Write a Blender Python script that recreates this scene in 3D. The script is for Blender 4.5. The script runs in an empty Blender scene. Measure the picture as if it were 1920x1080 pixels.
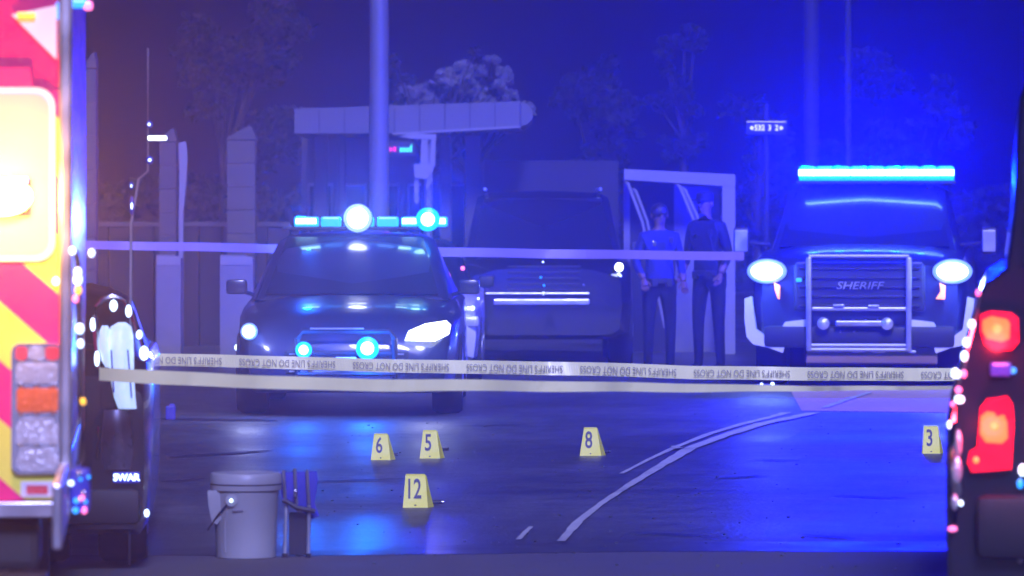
import bpy, bmesh, math, random
from math import radians as R, sin, cos, pi
from mathutils import Vector, Matrix, noise

random.seed(7)
sc = bpy.context.scene
C = sc.collection

# ------------------------------------------------------------------ camera
F = 9225.0            # focal length in photo pixels (1920 wide)
CH = 1.6              # camera height
HY = 400.0            # photo row of the horizon
cam_d = bpy.data.cameras.new('camera')
cam = bpy.data.objects.new('camera', cam_d)
C.objects.link(cam)
cam.location = (0, 0, CH)
cam.rotation_euler = (R(90), 0, 0)
cam_d.sensor_width = 36
cam_d.lens = F / 1920 * 36
cam_d.shift_y = -(540 - HY) / 1920
cam_d.clip_start = 0.1
cam_d.clip_end = 2000
cam_d.dof.use_dof = True
cam_d.dof.focus_distance = 31
cam_d.dof.aperture_fstop = 5.0
sc.camera = cam

# ------------------------------------------------------------------ world, unseen fill sun, exposure
world = bpy.data.worlds.new('World')
sc.world = world
world.use_nodes = True
wn = world.node_tree.nodes
wl = world.node_tree.links
sky = wn.new('ShaderNodeTexSky')
sky.sky_type = 'NISHITA'
sky.sun_disc = False
sky.sun_elevation = R(-4.5)
sky.sun_rotation = R(200)
wn['Background'].inputs['Strength'].default_value = 0.06
wl.new(sky.outputs[0], wn['Background'].inputs['Color'])

sun_d = bpy.data.lights.new('fill_sun', 'SUN')  # added sun standing for unseen emergency lights behind the camera
sun_d.energy = 5.0
sun_d.angle = R(12)
sun_d.color = (0.40, 0.41, 1.0)
sun = bpy.data.objects.new('fill_sun', sun_d)
C.objects.link(sun)
sun.rotation_euler = (R(57), 0, R(6))

sc.view_settings.view_transform = 'Standard'
sc.view_settings.look = 'None'
sc.view_settings.gamma = 1
sc.view_settings.exposure = 0
sc.view_settings.use_curve_mapping = False
sc.cycles.use_denoising = True
sc.cycles.max_bounces = 6
sc.cycles.volume_bounces = 0
sc.cycles.sample_clamp_indirect = 4
sc.cycles.transparent_max_bounces = 8

HAZE_DENSITY = 0.0028
HAZE_G = 0.8

# ------------------------------------------------------------------ helpers
def S(Y):
    return F / Y

def P(px, py, Y):
    return Vector(((px - 960) * Y / F, Y, CH + (HY - py) * Y / F))

def G(px, py, z=0.0):
    Y = (CH - z) * F / (py - HY)
    return Vector(((px - 960) * Y / F, Y, z))

def mat(name, col, rough=0.5, metal=0.0, emit=None, strength=0.0, nscale=8.0, namt=0.15, bump=0.0, bscale=60.0,
        spec=0.5, coat=0.0, alpha=1.0, rvar=0.1):
    m = bpy.data.materials.new(name)
    m.use_nodes = True
    nt = m.node_tree
    b = nt.nodes['Principled BSDF']
    tc = nt.nodes.new('ShaderNodeTexCoord')
    n = nt.nodes.new('ShaderNodeTexNoise')
    n.inputs['Scale'].default_value = nscale
    n.inputs['Detail'].default_value = 6
    nt.links.new(tc.outputs['Object'], n.inputs['Vector'])
    mx = nt.nodes.new('ShaderNodeMix')
    mx.data_type = 'RGBA'
    c = list(col) + [1]
    mx.inputs['A'].default_value = [v * (1 - namt) for v in c[:3]] + [1]
    mx.inputs['B'].default_value = [min(1, v * (1 + namt)) for v in c[:3]] + [1]
    nt.links.new(n.outputs['Fac'], mx.inputs['Factor'])
    nt.links.new(mx.outputs['Result'], b.inputs['Base Color'])
    mr = nt.nodes.new('ShaderNodeMapRange')
    mr.inputs['From Min'].default_value = 0.3
    mr.inputs['From Max'].default_value = 0.7
    mr.inputs['To Min'].default_value = max(0.02, rough - rvar)
    mr.inputs['To Max'].default_value = min(1, rough + rvar)
    nt.links.new(n.outputs['Fac'], mr.inputs['Value'])
    nt.links.new(mr.outputs['Result'], b.inputs['Roughness'])
    b.inputs['Metallic'].default_value = metal
    b.inputs['Specular IOR Level'].default_value = spec
    b.inputs['Coat Weight'].default_value = coat
    b.inputs['Alpha'].default_value = alpha
    if emit:
        b.inputs['Emission Color'].default_value = list(emit) + [1]
        b.inputs['Emission Strength'].default_value = strength
    if bump:
        n2 = nt.nodes.new('ShaderNodeTexNoise')
        n2.inputs['Scale'].default_value = bscale
        n2.inputs['Detail'].default_value = 4
        nt.links.new(tc.outputs['Object'], n2.inputs['Vector'])
        bp = nt.nodes.new('ShaderNodeBump')
        bp.inputs['Strength'].default_value = bump
        bp.inputs['Distance'].default_value = 0.01
        nt.links.new(n2.outputs['Fac'], bp.inputs['Height'])
        nt.links.new(bp.outputs['Normal'], b.inputs['Normal'])
    return m

class MB:
    """collects shapes into one mesh"""
    def __init__(s):
        s.v = []; s.f = []; s.mi = []; s.cur = 0
    def add(s, vs, fs):
        o = len(s.v)
        s.v += [tuple(v) for v in vs]
        s.f += [tuple(i + o for i in f) for f in fs]
        s.mi += [s.cur] * len(fs)
    def box(s, c, d, bev=0.0, rot=None):
        x, y, z = [k / 2 for k in d]
        if bev <= 0:
            vs = [Vector((sx * x, sy * y, sz * z)) for sz in (-1, 1) for sy in (-1, 1) for sx in (-1, 1)]
            fs = [(0, 2, 3, 1), (4, 5, 7, 6), (0, 1, 5, 4), (2, 6, 7, 3), (0, 4, 6, 2), (1, 3, 7, 5)]
        else:
            bm = bmesh.new()
            bmesh.ops.create_cube(bm, size=1)
            for v in bm.verts:
                v.co = Vector((v.co.x * d[0], v.co.y * d[1], v.co.z * d[2]))
            bmesh.ops.bevel(bm, geom=bm.edges[:], offset=min(bev, min(d) * 0.49), segments=2, profile=0.6, affect='EDGES')
            bm.verts.index_update()
            vs = [v.co.copy() for v in bm.verts]
            fs = [tuple(v.index for v in f.verts) for f in bm.faces]
            bm.free()
        if rot is not None:
            vs = [rot @ v for v in vs]
        s.add([Vector(c) + v for v in vs], fs)
    def tube(s, pts, r, n=8, closed=False):
        pts = [Vector(p) for p in pts]
        rs = r if isinstance(r, (list, tuple)) else [r] * len(pts)
        vs = []; fs = []
        m = len(pts)
        for i, p in enumerate(pts):
            a = pts[max(0, i - 1)]; b = pts[min(m - 1, i + 1)]
            t = (b - a)
            t = t.normalized() if t.length > 1e-9 else Vector((0, 0, 1))
            u = t.cross(Vector((0, 0, 1)))
            if u.length < 1e-3:
                u = t.cross(Vector((1, 0, 0)))
            u.normalize(); w = t.cross(u)
            for k in range(n):
                an = 2 * pi * k / n
                vs.append(p + (u * cos(an) + w * sin(an)) * rs[i])
        for i in range(m - 1):
            for k in range(n):
                fs.append((i * n + k, i * n + (k + 1) % n, (i + 1) * n + (k + 1) % n, (i + 1) * n + k))
        fs.append(tuple(range(n))[::-1]); fs.append(tuple((m - 1) * n + k for k in range(n)))
        s.add(vs, fs)
    def lathe(s, c, prof, n=24, axis='z'):
        vs = []; fs = []
        for (r, h) in prof:
            for k in range(n):
                a = 2 * pi * k / n
                if axis == 'z': vs.append(Vector(c) + Vector((r * cos(a), r * sin(a), h)))
                elif axis == 'y': vs.append(Vector(c) + Vector((r * cos(a), h, r * sin(a))))
                else: vs.append(Vector(c) + Vector((h, r * cos(a), r * sin(a))))
        m = len(prof)
        for i in range(m - 1):
            for k in range(n):
                fs.append((i * n + k, i * n + (k + 1) % n, (i + 1) * n + (k + 1) % n, (i + 1) * n + k))
        fs.append(tuple(range(n))[::-1]); fs.append(tuple((m - 1) * n + k for k in range(n)))
        s.add(vs, fs)
    def ball(s, c, r, n=10):
        rr = r if isinstance(r, (tuple, list)) else (r, r, r)
        bm = bmesh.new()
        bmesh.ops.create_uvsphere(bm, u_segments=n, v_segments=max(4, n // 2 + 1), radius=1)
        bm.verts.index_update()
        s.add([Vector(c) + Vector((v.co.x * rr[0], v.co.y * rr[1], v.co.z * rr[2])) for v in bm.verts],
              [tuple(v.index for v in f.verts) for f in bm.faces])
        bm.free()
    def prism(s, poly, y0, y1):
        """polygon in xz extruded along y"""
        n = len(poly)
        vs = [Vector((x, y0, z)) for x, z in poly] + [Vector((x, y1, z)) for x, z in poly]
        fs = [tuple(range(n)), tuple(range(2 * n - 1, n - 1, -1))]
        for k in range(n):
            fs.append((k, k + n, (k + 1) % n + n, (k + 1) % n))
        s.add(vs, fs)
    def prismz(s, poly, z0, z1):
        n = len(poly)
        vs = [Vector((x, y, z0)) for x, y in poly] + [Vector((x, y, z1)) for x, y in poly]
        fs = [tuple(range(n))[::-1], tuple(range(n, 2 * n))]
        for k in range(n):
            fs.append((k, (k + 1) % n, (k + 1) % n + n, k + n))
        s.add(vs, fs)
    def prismx(s, poly, x0, x1):
        n = len(poly)
        vs = [Vector((x0, y, z)) for y, z in poly] + [Vector((x1, y, z)) for y, z in poly]
        fs = [tuple(range(n))[::-1], tuple(range(n, 2 * n))]
        for k in range(n):
            fs.append((k, (k + 1) % n, (k + 1) % n + n, k + n))
        s.add(vs, fs)
    def loft(s, secs):
        """secs: list of (y, half profile [(x,z)...] from bottom centre to top centre)"""
        rings = []
        for y, hp in secs:
            ring = [Vector((x, y, z)) for x, z in hp]
            ring += [Vector((-x, y, z)) for x, z in reversed(hp) if abs(x) > 1e-6]
            rings.append(ring)
        n = len(rings[0]); vs = [v for r_ in rings for v in r_]; fs = []
        for i in range(len(rings) - 1):
            for k in range(n):
                fs.append((i * n + k, i * n + (k + 1) % n, (i + 1) * n + (k + 1) % n, (i + 1) * n + k))
        fs.append(tuple(range(n))); fs.append(tuple((len(rings) - 1) * n + k for k in range(n))[::-1])
        s.add(vs, fs)
    def build(s, name, m, parent=None, smooth=False, kind=None, label=None):
        me = bpy.data.meshes.new(name)
        me.from_pydata(s.v, [], s.f)
        for mm in (m if isinstance(m, (list, tuple)) else [m]):
            me.materials.append(mm)
        me.polygons.foreach_set('material_index', s.mi)
        bm = bmesh.new(); bm.from_mesh(me)
        bmesh.ops.recalc_face_normals(bm, faces=bm.faces)
        bm.to_mesh(me); bm.free()
        if smooth:
            me.polygons.foreach_set('use_smooth', [True] * len(me.polygons))
            try:
                me.set_sharp_from_angle(angle=R(38))
            except Exception:
                pass
        me.update()
        o = bpy.data.objects.new(name, me)
        C.objects.link(o)
        if parent is not None: o.parent = parent
        if kind: o['kind'] = kind
        if label: o['label'] = label
        return o

def thing(name, label, cat, loc=(0, 0, 0), rz=0.0, group=None):
    o = bpy.data.objects.new(name, None)
    o.empty_display_size = 0.2
    C.objects.link(o)
    o.location = loc
    o.rotation_euler = (0, 0, rz)
    o['label'] = label; o['category'] = cat
    if group: o['group'] = group
    return o

def tag(o, label, cat, group=None, kind=None):
    o['label'] = label; o['category'] = cat
    if group: o['group'] = group
    if kind: o['kind'] = kind
    return o

def struct(o):
    o['kind'] = 'structure'
    return o

def beam(name, loc, power, col, parent, angle, radius=.04):
    """extra spot at a lit lamp, aimed at the camera for its haze halo"""
    w = Vector(parent.location) + Vector(loc)
    return lamp(name, loc, power, col, parent, radius, angle, Vector((0, 0, CH)) - w)

def lamp(name, loc, power, col, parent=None, radius=0.03, spot=None, direction=None):
    d = bpy.data.lights.new(name, 'SPOT' if spot else 'POINT')
    d.energy = power; d.color = col; d.shadow_soft_size = radius
    if spot:
        d.spot_size = R(spot); d.spot_blend = 0.7
    o = bpy.data.objects.new(name, d)
    C.objects.link(o)
    o.location = loc
    if direction is not None:
        o.rotation_euler = Vector(direction).to_track_quat('-Z', 'Y').to_euler()
    if parent is not None: o.parent = parent
    return o

_tc = {}
def text_geo(txt, size, extrude=0.002, shear=0.0, offset=0.0, sx=1.0):
    """returns verts/faces of text, centred, lying in xz plane facing -y"""
    cu = bpy.data.curves.new('t', 'FONT')
    cu.body = txt; cu.size = size; cu.extrude = extrude; cu.align_x = 'CENTER'; cu.align_y = 'CENTER'
    cu.shear = shear; cu.offset = offset; cu.resolution_u = 3
    o = bpy.data.objects.new('t', cu)
    C.objects.link(o)
    dg = bpy.context.evaluated_depsgraph_get()
    me = bpy.data.meshes.new_from_object(o.evaluated_get(dg))
    vs = [Vector((v.co.x * sx, -v.co.z, v.co.y)) for v in me.vertices]
    fs = [tuple(p.vertices) for p in me.polygons]
    bpy.data.objects.remove(o); bpy.data.curves.remove(cu); bpy.data.meshes.remove(me)
    return vs, fs

# ------------------------------------------------------------------ materials
M = {}
M['black_paint'] = mat('black_paint', (0.012, 0.012, 0.018), 0.25, coat=0.5, namt=.04, rvar=.02)
M['navy_paint'] = mat('navy_paint', (0.02, 0.028, 0.07), 0.3, coat=0.6, namt=.04, rvar=.02)
M['white_paint'] = mat('white_paint', (0.75, 0.75, 0.74), 0.3, coat=0.4, nscale=5, namt=0.06)
M['grey_paint'] = mat('grey_paint', (0.16, 0.16, 0.18), 0.4)
M['glass'] = mat('dark_glass', (0.01, 0.012, 0.018), 0.3, spec=0.3, namt=0.02, rvar=0.01)
M['black_plastic'] = mat('black_plastic', (0.02, 0.02, 0.022), 0.55, bump=0.2, bscale=200)
M['rubber'] = mat('rubber', (0.018, 0.018, 0.02), 0.8, bump=0.4, bscale=90)
M['chrome'] = mat('chrome', (0.75, 0.76, 0.78), 0.18, metal=1.0, rvar=0.06)
M['chrome_dark'] = mat('smoked_trim', (0.12, 0.12, 0.16), 0.3, metal=0.6)
M['satin_metal'] = mat('satin_metal', (0.5, 0.52, 0.55), 0.38, metal=1.0)
M['steel_tube'] = mat('steel_tube', (0.4, 0.42, 0.46), 0.4, metal=0.7)
M['led_blue'] = mat('led_blue', (0.05, 0.1, 0.3), 0.3, emit=(0.05, 0.35, 1.0), strength=14)
M['led_blue_dim'] = mat('led_blue_dim', (0.05, 0.1, 0.3), 0.3, emit=(0.01, 0.30, 1.0), strength=2.2)
M['painted_halo'] = mat('halo_glow', (.4, .5, .8), .25, emit=(.16, .36, 1.0), strength=1.1)  # paints a soft bluish halo around the headlight core
M['led_cyan'] = mat('led_cyan', (0.02, 0.2, 0.4), 0.3, emit=(0.0, 0.5, 1.0), strength=1.6)
M['led_core'] = mat('led_core', (0.1, 0.2, 0.3), 0.3, emit=(0.45, 0.95, 1.0), strength=7)
M['led_white'] = mat('led_white', (0.8, 0.85, 0.9), 0.3, emit=(0.8, 0.9, 1.0), strength=9)
M['headlamp'] = mat('headlamp', (0.8, 0.8, 0.85), 0.2, emit=(0.8, 0.88, 1.0), strength=5)
M['spark'] = mat('lamp_and_glint', (0.8, 0.85, 0.9), 0.2, emit=(0.55, 0.75, 1.0), strength=3.5)  # glow shared by small lamps and painted glints
M['spark_pink'] = mat('pink_lamp_and_glint', (0.8, 0.4, 0.6), 0.2, emit=(1.0, 0.15, 0.45), strength=2.0)  # pink glow, also shared by lamps and painted glints
M['amber_lamp'] = mat('amber_lamp', (0.8, 0.3, 0.05), 0.3, emit=(1.0, 0.28, 0.08), strength=1.6)
M['amber_hot'] = mat('amber_hot', (0.9, 0.6, 0.2), 0.3, emit=(1.0, 0.62, 0.16), strength=30)
M['amber_mark'] = mat('amber_mark', (0.9, 0.6, 0.1), 0.3, emit=(1.0, 0.55, 0.0), strength=1.3)
M['tail_red'] = mat('tail_red', (0.6, 0.01, 0.02), 0.3, emit=(1.0, 0.004, 0.03), strength=0.95)
M['tail_orange'] = mat('tail_orange', (0.9, 0.2, 0.03), 0.3, emit=(1.0, 0.16, 0.02), strength=1.3)
M['tail_centre'] = mat('tail_centre', (0.9, 0.3, 0.05), 0.3, emit=(1.0, 0.32, 0.06), strength=1.3)
M['lens_clear'] = mat('lens_clear', (0.6, 0.65, 0.7), 0.18, metal=0.5, nscale=40, namt=0.2, bump=0.5, bscale=70)
M['lens_amber'] = mat('lens_amber', (0.9, 0.2, 0.05), 0.2, metal=0.2, nscale=60, namt=0.2, bump=0.5, bscale=60)
M['lens_red'] = mat('lens_red', (0.7, 0.05, 0.06), 0.2, spec=0.8, bump=0.4, bscale=120)
M['yellow_card'] = mat('yellow_card', (0.9, 0.88, 0.05), 0.45, nscale=14, namt=0.08)
M['ink'] = mat('black_ink', (0.02, 0.02, 0.03), 0.5)
M['tape'] = mat('yellow_white_tape', (0.95, 0.93, 0.42), 0.35, nscale=3, namt=0.12)
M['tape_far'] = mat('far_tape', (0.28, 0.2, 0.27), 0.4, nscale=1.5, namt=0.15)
M['tape_ink'] = mat('tape_ink', (0.33, 0.32, 0.2), 0.5)
M['bucket'] = mat('bucket_plastic', (0.33, 0.34, 0.34), 0.45, nscale=6, namt=0.1, bump=0.1, bscale=30)
M['concrete'] = mat('concrete', (0.12, 0.11, 0.10), 0.75, nscale=1.2, namt=0.2, bump=0.4, bscale=50)
M['pink_ground'] = mat('pink_ground', (0.62, 0.40, 0.36), 0.7, nscale=0.8, namt=0.2, bump=0.4, bscale=50)
M['line_paint'] = mat('worn_line_paint', (0.6, 0.6, 0.6), 0.55, nscale=3, namt=0.3, bump=0.3, bscale=60)
M['stucco'] = mat('pale_stucco', (0.08, 0.075, 0.08), 0.8, nscale=1.5, namt=0.15, bump=0.3)
M['fascia'] = mat('fascia_metal', (0.11, 0.11, 0.13), 0.55, nscale=0.7, namt=0.15)
M['trim_white'] = mat('trim_white', (0.22, 0.22, 0.24), 0.5, nscale=2, namt=0.1)
M['dark_wall'] = mat('dark_wall', (0.025, 0.025, 0.03), 0.8, nscale=1.2, namt=0.3)
M['pole'] = mat('galvanised_pole', (0.14, 0.15, 0.19), 0.5, metal=0.1, nscale=2)
M['leaf_pale'] = mat('pale_leaf', (0.12, 0.13, 0.10), 0.6, nscale=2, namt=0.35)
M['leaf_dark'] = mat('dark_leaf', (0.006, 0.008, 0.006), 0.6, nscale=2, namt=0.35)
M['bark'] = mat('bark', (0.03, 0.022, 0.018), 0.9, nscale=6, namt=0.3, bump=0.8, bscale=20)
M['skin'] = mat('skin', (0.18, 0.10, 0.07), 0.5, namt=0.08)
M['shirt_blue'] = mat('blue_shirt', (0.012, 0.02, 0.14), 0.85, nscale=12, namt=0.2, bump=0.4, bscale=25)
M['uniform_dark'] = mat('dark_uniform', (0.008, 0.008, 0.016), 0.85, nscale=12, namt=0.2, bump=0.4, bscale=25)
M['hair'] = mat('dark_hair', (0.02, 0.015, 0.012), 0.6)
M['amb_red'] = mat('ambulance_red', (0.75, 0.02, 0.16), 0.3, coat=0.5, namt=0.05)
M['amb_white'] = mat('ambulance_white', (0.8, 0.78, 0.8), 0.35, coat=0.4, namt=0.05)
M['chev_red'] = mat('chevron_red', (0.85, 0.03, 0.20), 0.35, namt=0.06)
M['chev_yel'] = mat('chevron_yellow', (0.85, 0.85, 0.10), 0.35, namt=0.06)
M['glowing_pane'] = mat('glowing_pane', (0.5, 0.4, 0.35), 0.1, emit=(1.0, 0.60, 0.55), strength=0.20, nscale=1.3, namt=0.4)
M['plate'] = mat('diamond_plate', (0.55, 0.55, 0.58), 0.35, metal=0.8)
M['blue_plastic'] = mat('blue_plastic', (0.03, 0.04, 0.4), 0.5)
M['brick_col'] = mat('painted_block', (0.09, 0.085, 0.09), 0.8, nscale=5, namt=0.15, bump=0.4)

def asphalt():
    m = bpy.data.materials.new('asphalt'); m.use_nodes = True
    nt = m.node_tree; b = nt.nodes['Principled BSDF']
    tc = nt.nodes.new('ShaderNodeTexCoord')
    big = nt.nodes.new('ShaderNodeTexNoise'); big.inputs['Scale'].default_value = 0.35; big.inputs['Detail'].default_value = 8
    fine = nt.nodes.new('ShaderNodeTexNoise'); fine.inputs['Scale'].default_value = 28; fine.inputs['Detail'].default_value = 5
    vor = nt.nodes.new('ShaderNodeTexVoronoi'); vor.inputs['Scale'].default_value = 40
    for n in (big, fine, vor): nt.links.new(tc.outputs['Object'], n.inputs['Vector'])
    cr = nt.nodes.new('ShaderNodeValToRGB')
    cr.color_ramp.elements[0].position = 0.3; cr.color_ramp.elements[0].color = (0.065, 0.065, 0.07, 1)
    cr.color_ramp.elements[1].position = 0.72; cr.color_ramp.elements[1].color = (0.16, 0.16, 0.165, 1)
    nt.links.new(big.outputs['Fac'], cr.inputs['Fac'])
    mx = nt.nodes.new('ShaderNodeMix'); mx.data_type = 'RGBA'; mx.blend_type = 'MULTIPLY'
    mx.inputs['Factor'].default_value = 0.6
    cr2 = nt.nodes.new('ShaderNodeValToRGB')
    cr2.color_ramp.elements[0].position = 0.35; cr2.color_ramp.elements[0].color = (0.25, 0.25, 0.25, 1)
    cr2.color_ramp.elements[1].position = 0.66; cr2.color_ramp.elements[1].color = (1, 1, 1, 1)
    nt.links.new(fine.outputs['Fac'], cr2.inputs['Fac'])
    nt.links.new(cr.outputs['Color'], mx.inputs['A']); nt.links.new(cr2.outputs['Color'], mx.inputs['B'])
    nt.links.new(mx.outputs['Result'], b.inputs['Base Color'])
    pat = nt.nodes.new('ShaderNodeTexNoise'); pat.inputs['Scale'].default_value = 3.5; pat.inputs['Detail'].default_value = 10; pat.inputs['Roughness'].default_value = 0.75
    nt.links.new(tc.outputs['Object'], pat.inputs['Vector'])
    cr3 = nt.nodes.new('ShaderNodeValToRGB')
    cr3.color_ramp.elements[0].position = 0.38; cr3.color_ramp.elements[0].color = (0.5, 0.5, 0.5, 1)
    cr3.color_ramp.elements[1].position = 0.62; cr3.color_ramp.elements[1].color = (1.25, 1.25, 1.25, 1)
    nt.links.new(pat.outputs['Fac'], cr3.inputs['Fac'])
    mx2 = nt.nodes.new('ShaderNodeMix'); mx2.data_type = 'RGBA'; mx2.blend_type = 'MULTIPLY'; mx2.inputs['Factor'].default_value = 1.0
    nt.links.new(mx.outputs['Result'], mx2.inputs['A']); nt.links.new(cr3.outputs['Color'], mx2.inputs['B'])
    nt.links.new(mx2.outputs['Result'], b.inputs['Base Color'])
    mr = nt.nodes.new('ShaderNodeMapRange')
    mr.inputs['From Min'].default_value = 0.35; mr.inputs['From Max'].default_value = 0.65
    mr.inputs['To Min'].default_value = 0.34; mr.inputs['To Max'].default_value = 0.54
    nt.links.new(big.outputs['Fac'], mr.inputs['Value']); nt.links.new(mr.outputs['Result'], b.inputs['Roughness'])
    b1 = nt.nodes.new('ShaderNodeBump'); b1.inputs['Strength'].default_value = 0.5; b1.inputs['Distance'].default_value = 0.006
    nt.links.new(vor.outputs['Distance'], b1.inputs['Height'])
    b.inputs['Specular IOR Level'].default_value = 0.8
    b2 = nt.nodes.new('ShaderNodeBump'); b2.inputs['Strength'].default_value = 0.4; b2.inputs['Distance'].default_value = 0.004
    nt.links.new(fine.outputs['Fac'], b2.inputs['Height']); nt.links.new(b1.outputs['Normal'], b2.inputs['Normal'])
    nt.links.new(b2.outputs['Normal'], b.inputs['Normal'])
    return m
M['asphalt'] = asphalt()

# ------------------------------------------------------------------ setting: ground, apron, patches
def sheet(name, poly, z, m, sub=None):
    b = MB()
    b.add([(x, y, z) for x, y in poly], [tuple(range(len(poly)))])
    return struct(b.build(name, m))

sheet('road', [(-70, -8), (70, -8), (70, 175), (-70, 175)], 0.0, M['asphalt'])
# concrete apron nearest the camera
def gp(px, py):
    g = G(px, py); return (g.x, g.y)
sheet('pavement', [(-8, 3), (8, 3), (6, 23.3), (0.6, 23.2), (-1.0, 22.9), (-8, 23.6)], 0.004, M['concrete'])
M['wet'] = mat('wet_gutter', (0.05, 0.05, 0.055), 0.40, spec=0.9, nscale=3, namt=0.3, bump=0.25, bscale=14, rvar=0.08)
sheet('gutter', [(-8, 23.62), (-1.0, 22.92), (0.6, 23.22), (6, 23.32), (6, 23.95), (0.6, 23.9), (-1.0, 23.45), (-8, 24.2)], 0.005, M['wet'])
# pale pinkish patch under the pickup
sheet('pink_patch', [gp(1503, 771), gp(1800, 775), (8.5, 39.5), (8.5, 55), (2.9, 55)], 0.004, M['pink_ground'])

# painted line arcs
def ribbon(name, pts, m, z, kind=None, edge=0.0):
    """pts: (px, py, half width in px measured across the picture)"""
    b = MB(); L = []; Rr = []
    dense = []
    for (a, c) in zip(pts[:-1], pts[1:]):
        for k in range(8):
            t = k / 8
            dense.append(tuple(a[i] + (c[i] - a[i]) * t for i in range(3)))
    dense.append(pts[-1])
    for i, (px, py, w) in enumerate(dense):
        j = 1 + edge * noise.noise(Vector((i * 0.9, 3.1, px * 0.01)))
        l_ = gp(px - w * j, py); r_ = gp(px + w * j, py)
        L.append((l_[0], l_[1], z)); Rr.append((r_[0], r_[1], z))
    n = len(L)
    b.add(L + Rr, [(i, i + 1, n + i + 1, n + i) for i in range(n - 1)])
    o = b.build(name, m)
    return o

struct(ribbon('lane_line', [(1052, 1018, 9), (1085, 980, 9), (1130, 945, 7), (1180, 912, 8), (1240, 875, 10), (1295, 842, 12),
                            (1360, 818, 12), (1430, 796, 13), (1480, 786, 14), (1525, 776, 14)], M['line_paint'], 0.010, edge=0.35))
struct(ribbon('lane_line', [(1165, 890, 4), (1215, 864, 5), (1262, 842, 6), (1330, 815, 8), (1390, 797, 9), (1440, 785, 9), (1475, 775, 10)],
              M['line_paint'], 0.008, edge=0.35))
struct(ribbon('lane_line', [(1262, 839, 6), (1275, 844, 10), (1300, 842, 10)], M['line_paint'], 0.012, edge=0.3))
struct(ribbon('lane_line', [(1545, 767, 8), (1585, 752, 8), (1630, 738, 7)], M['line_paint'], 0.012, edge=0.3))
struct(ribbon('lane_line', [(972, 1014, 5), (985, 1000, 5), (996, 990, 4)], M['line_paint'], 0.008, edge=0.3))
# dark tar streaks and seams across the road
for nm, pts in (('tar_seam', [(1506, 1003, 10), (1600, 1010, 10)]),):
    pass
def seam(x0, y0, x1, y1, w):
    b = MB(); n = 24; vs = []
    for k in range(n + 1):
        t = k / n
        yy = y0 + (y1 - y0) * t + 1.6 * noise.noise(Vector((t * 9, x0 * .1, 0)))
        ww = w * (0.4 + 0.6 * sin(pi * t))
        vs.append((x0 + (x1 - x0) * t, yy, ww))
    A = []; B = []
    for x, y, ww in vs:
        p = gp(x, y - ww); A.append((p[0], p[1], 0.006)); p = gp(x, y + ww); B.append((p[0], p[1], 0.006))
    b.add(A + B, [(i, i + 1, n + 2 + i, n + 1 + i) for i in range(n)])
    return struct(b.build('tar_seam', M['ink']))
seam(1505, 1004, 1602, 1011, 1.6)
seam(1400, 862, 1500, 865, 1.0)
seam(320, 858, 505, 846, 1.8)
seam(280, 786, 520, 789, 1.6)
seam(560, 905, 760, 899, .9)
seam(1180, 1000, 1330, 1006, .9)
seam(1560, 930, 1700, 936, 1.0)
seam(860, 800, 990, 797, .7)
seam(1340, 898, 1440, 893, 1.0)
seam(300, 905, 385, 899, 1.2)

# small stones and grit scattered on the road near the markers
b = MB()
for k in range(260):
    px = random.uniform(600, 1770); py = random.uniform(775, 1075)
    g = G(px, py); r = random.choice((0.002, 0.003, 0.004, 0.006)) * (0.7 + random.random() * .6)
    b.box((g.x, g.y, r * .5 + .004), (r * 2, r * 1.6, r), rot=Matrix.Rotation(random.random() * 3, 3, 'Z'))
o = b.build('grit', M['asphalt']); tag(o, 'fine grit and small stones scattered over the asphalt', 'grit', kind='stuff')

# ------------------------------------------------------------------ vehicles
def half(hw, zb, zs, zt, crown=0.02, tuck=0.93):
    return [(0, zb), (hw * 0.84, zb), (hw * 0.97, zb + 0.06), (hw, zb + (zs - zb) * 0.5), (hw * 0.985, zs - 0.05), (hw * tuck, zs),
            (hw * 0.62, zt), (hw * 0.3, zt + crown * .8), (0, zt + crown)]

def wheel(parent, x, y, r, w, label=None):
    b = MB()
    b.lathe((x - w / 2, y, r), [(r * 0.6, 0), (r * 0.93, 0), (r, w * 0.15), (r, w * 0.85), (r * 0.93, w), (r * 0.6, w)], 24, 'x')
    wh = b.build('wheel', M['rubber'], parent, smooth=True)
    b = MB()
    side = 1 if x > 0 else -1
    b.lathe((x + side * w * 0.42, y, r), [(r * 0.6, -.02), (r * 0.6, .02), (r * 0.15, .03)], 16, 'x')
    b.build('rim', M['satin_metal'], wh, smooth=True)
    return wh

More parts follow.
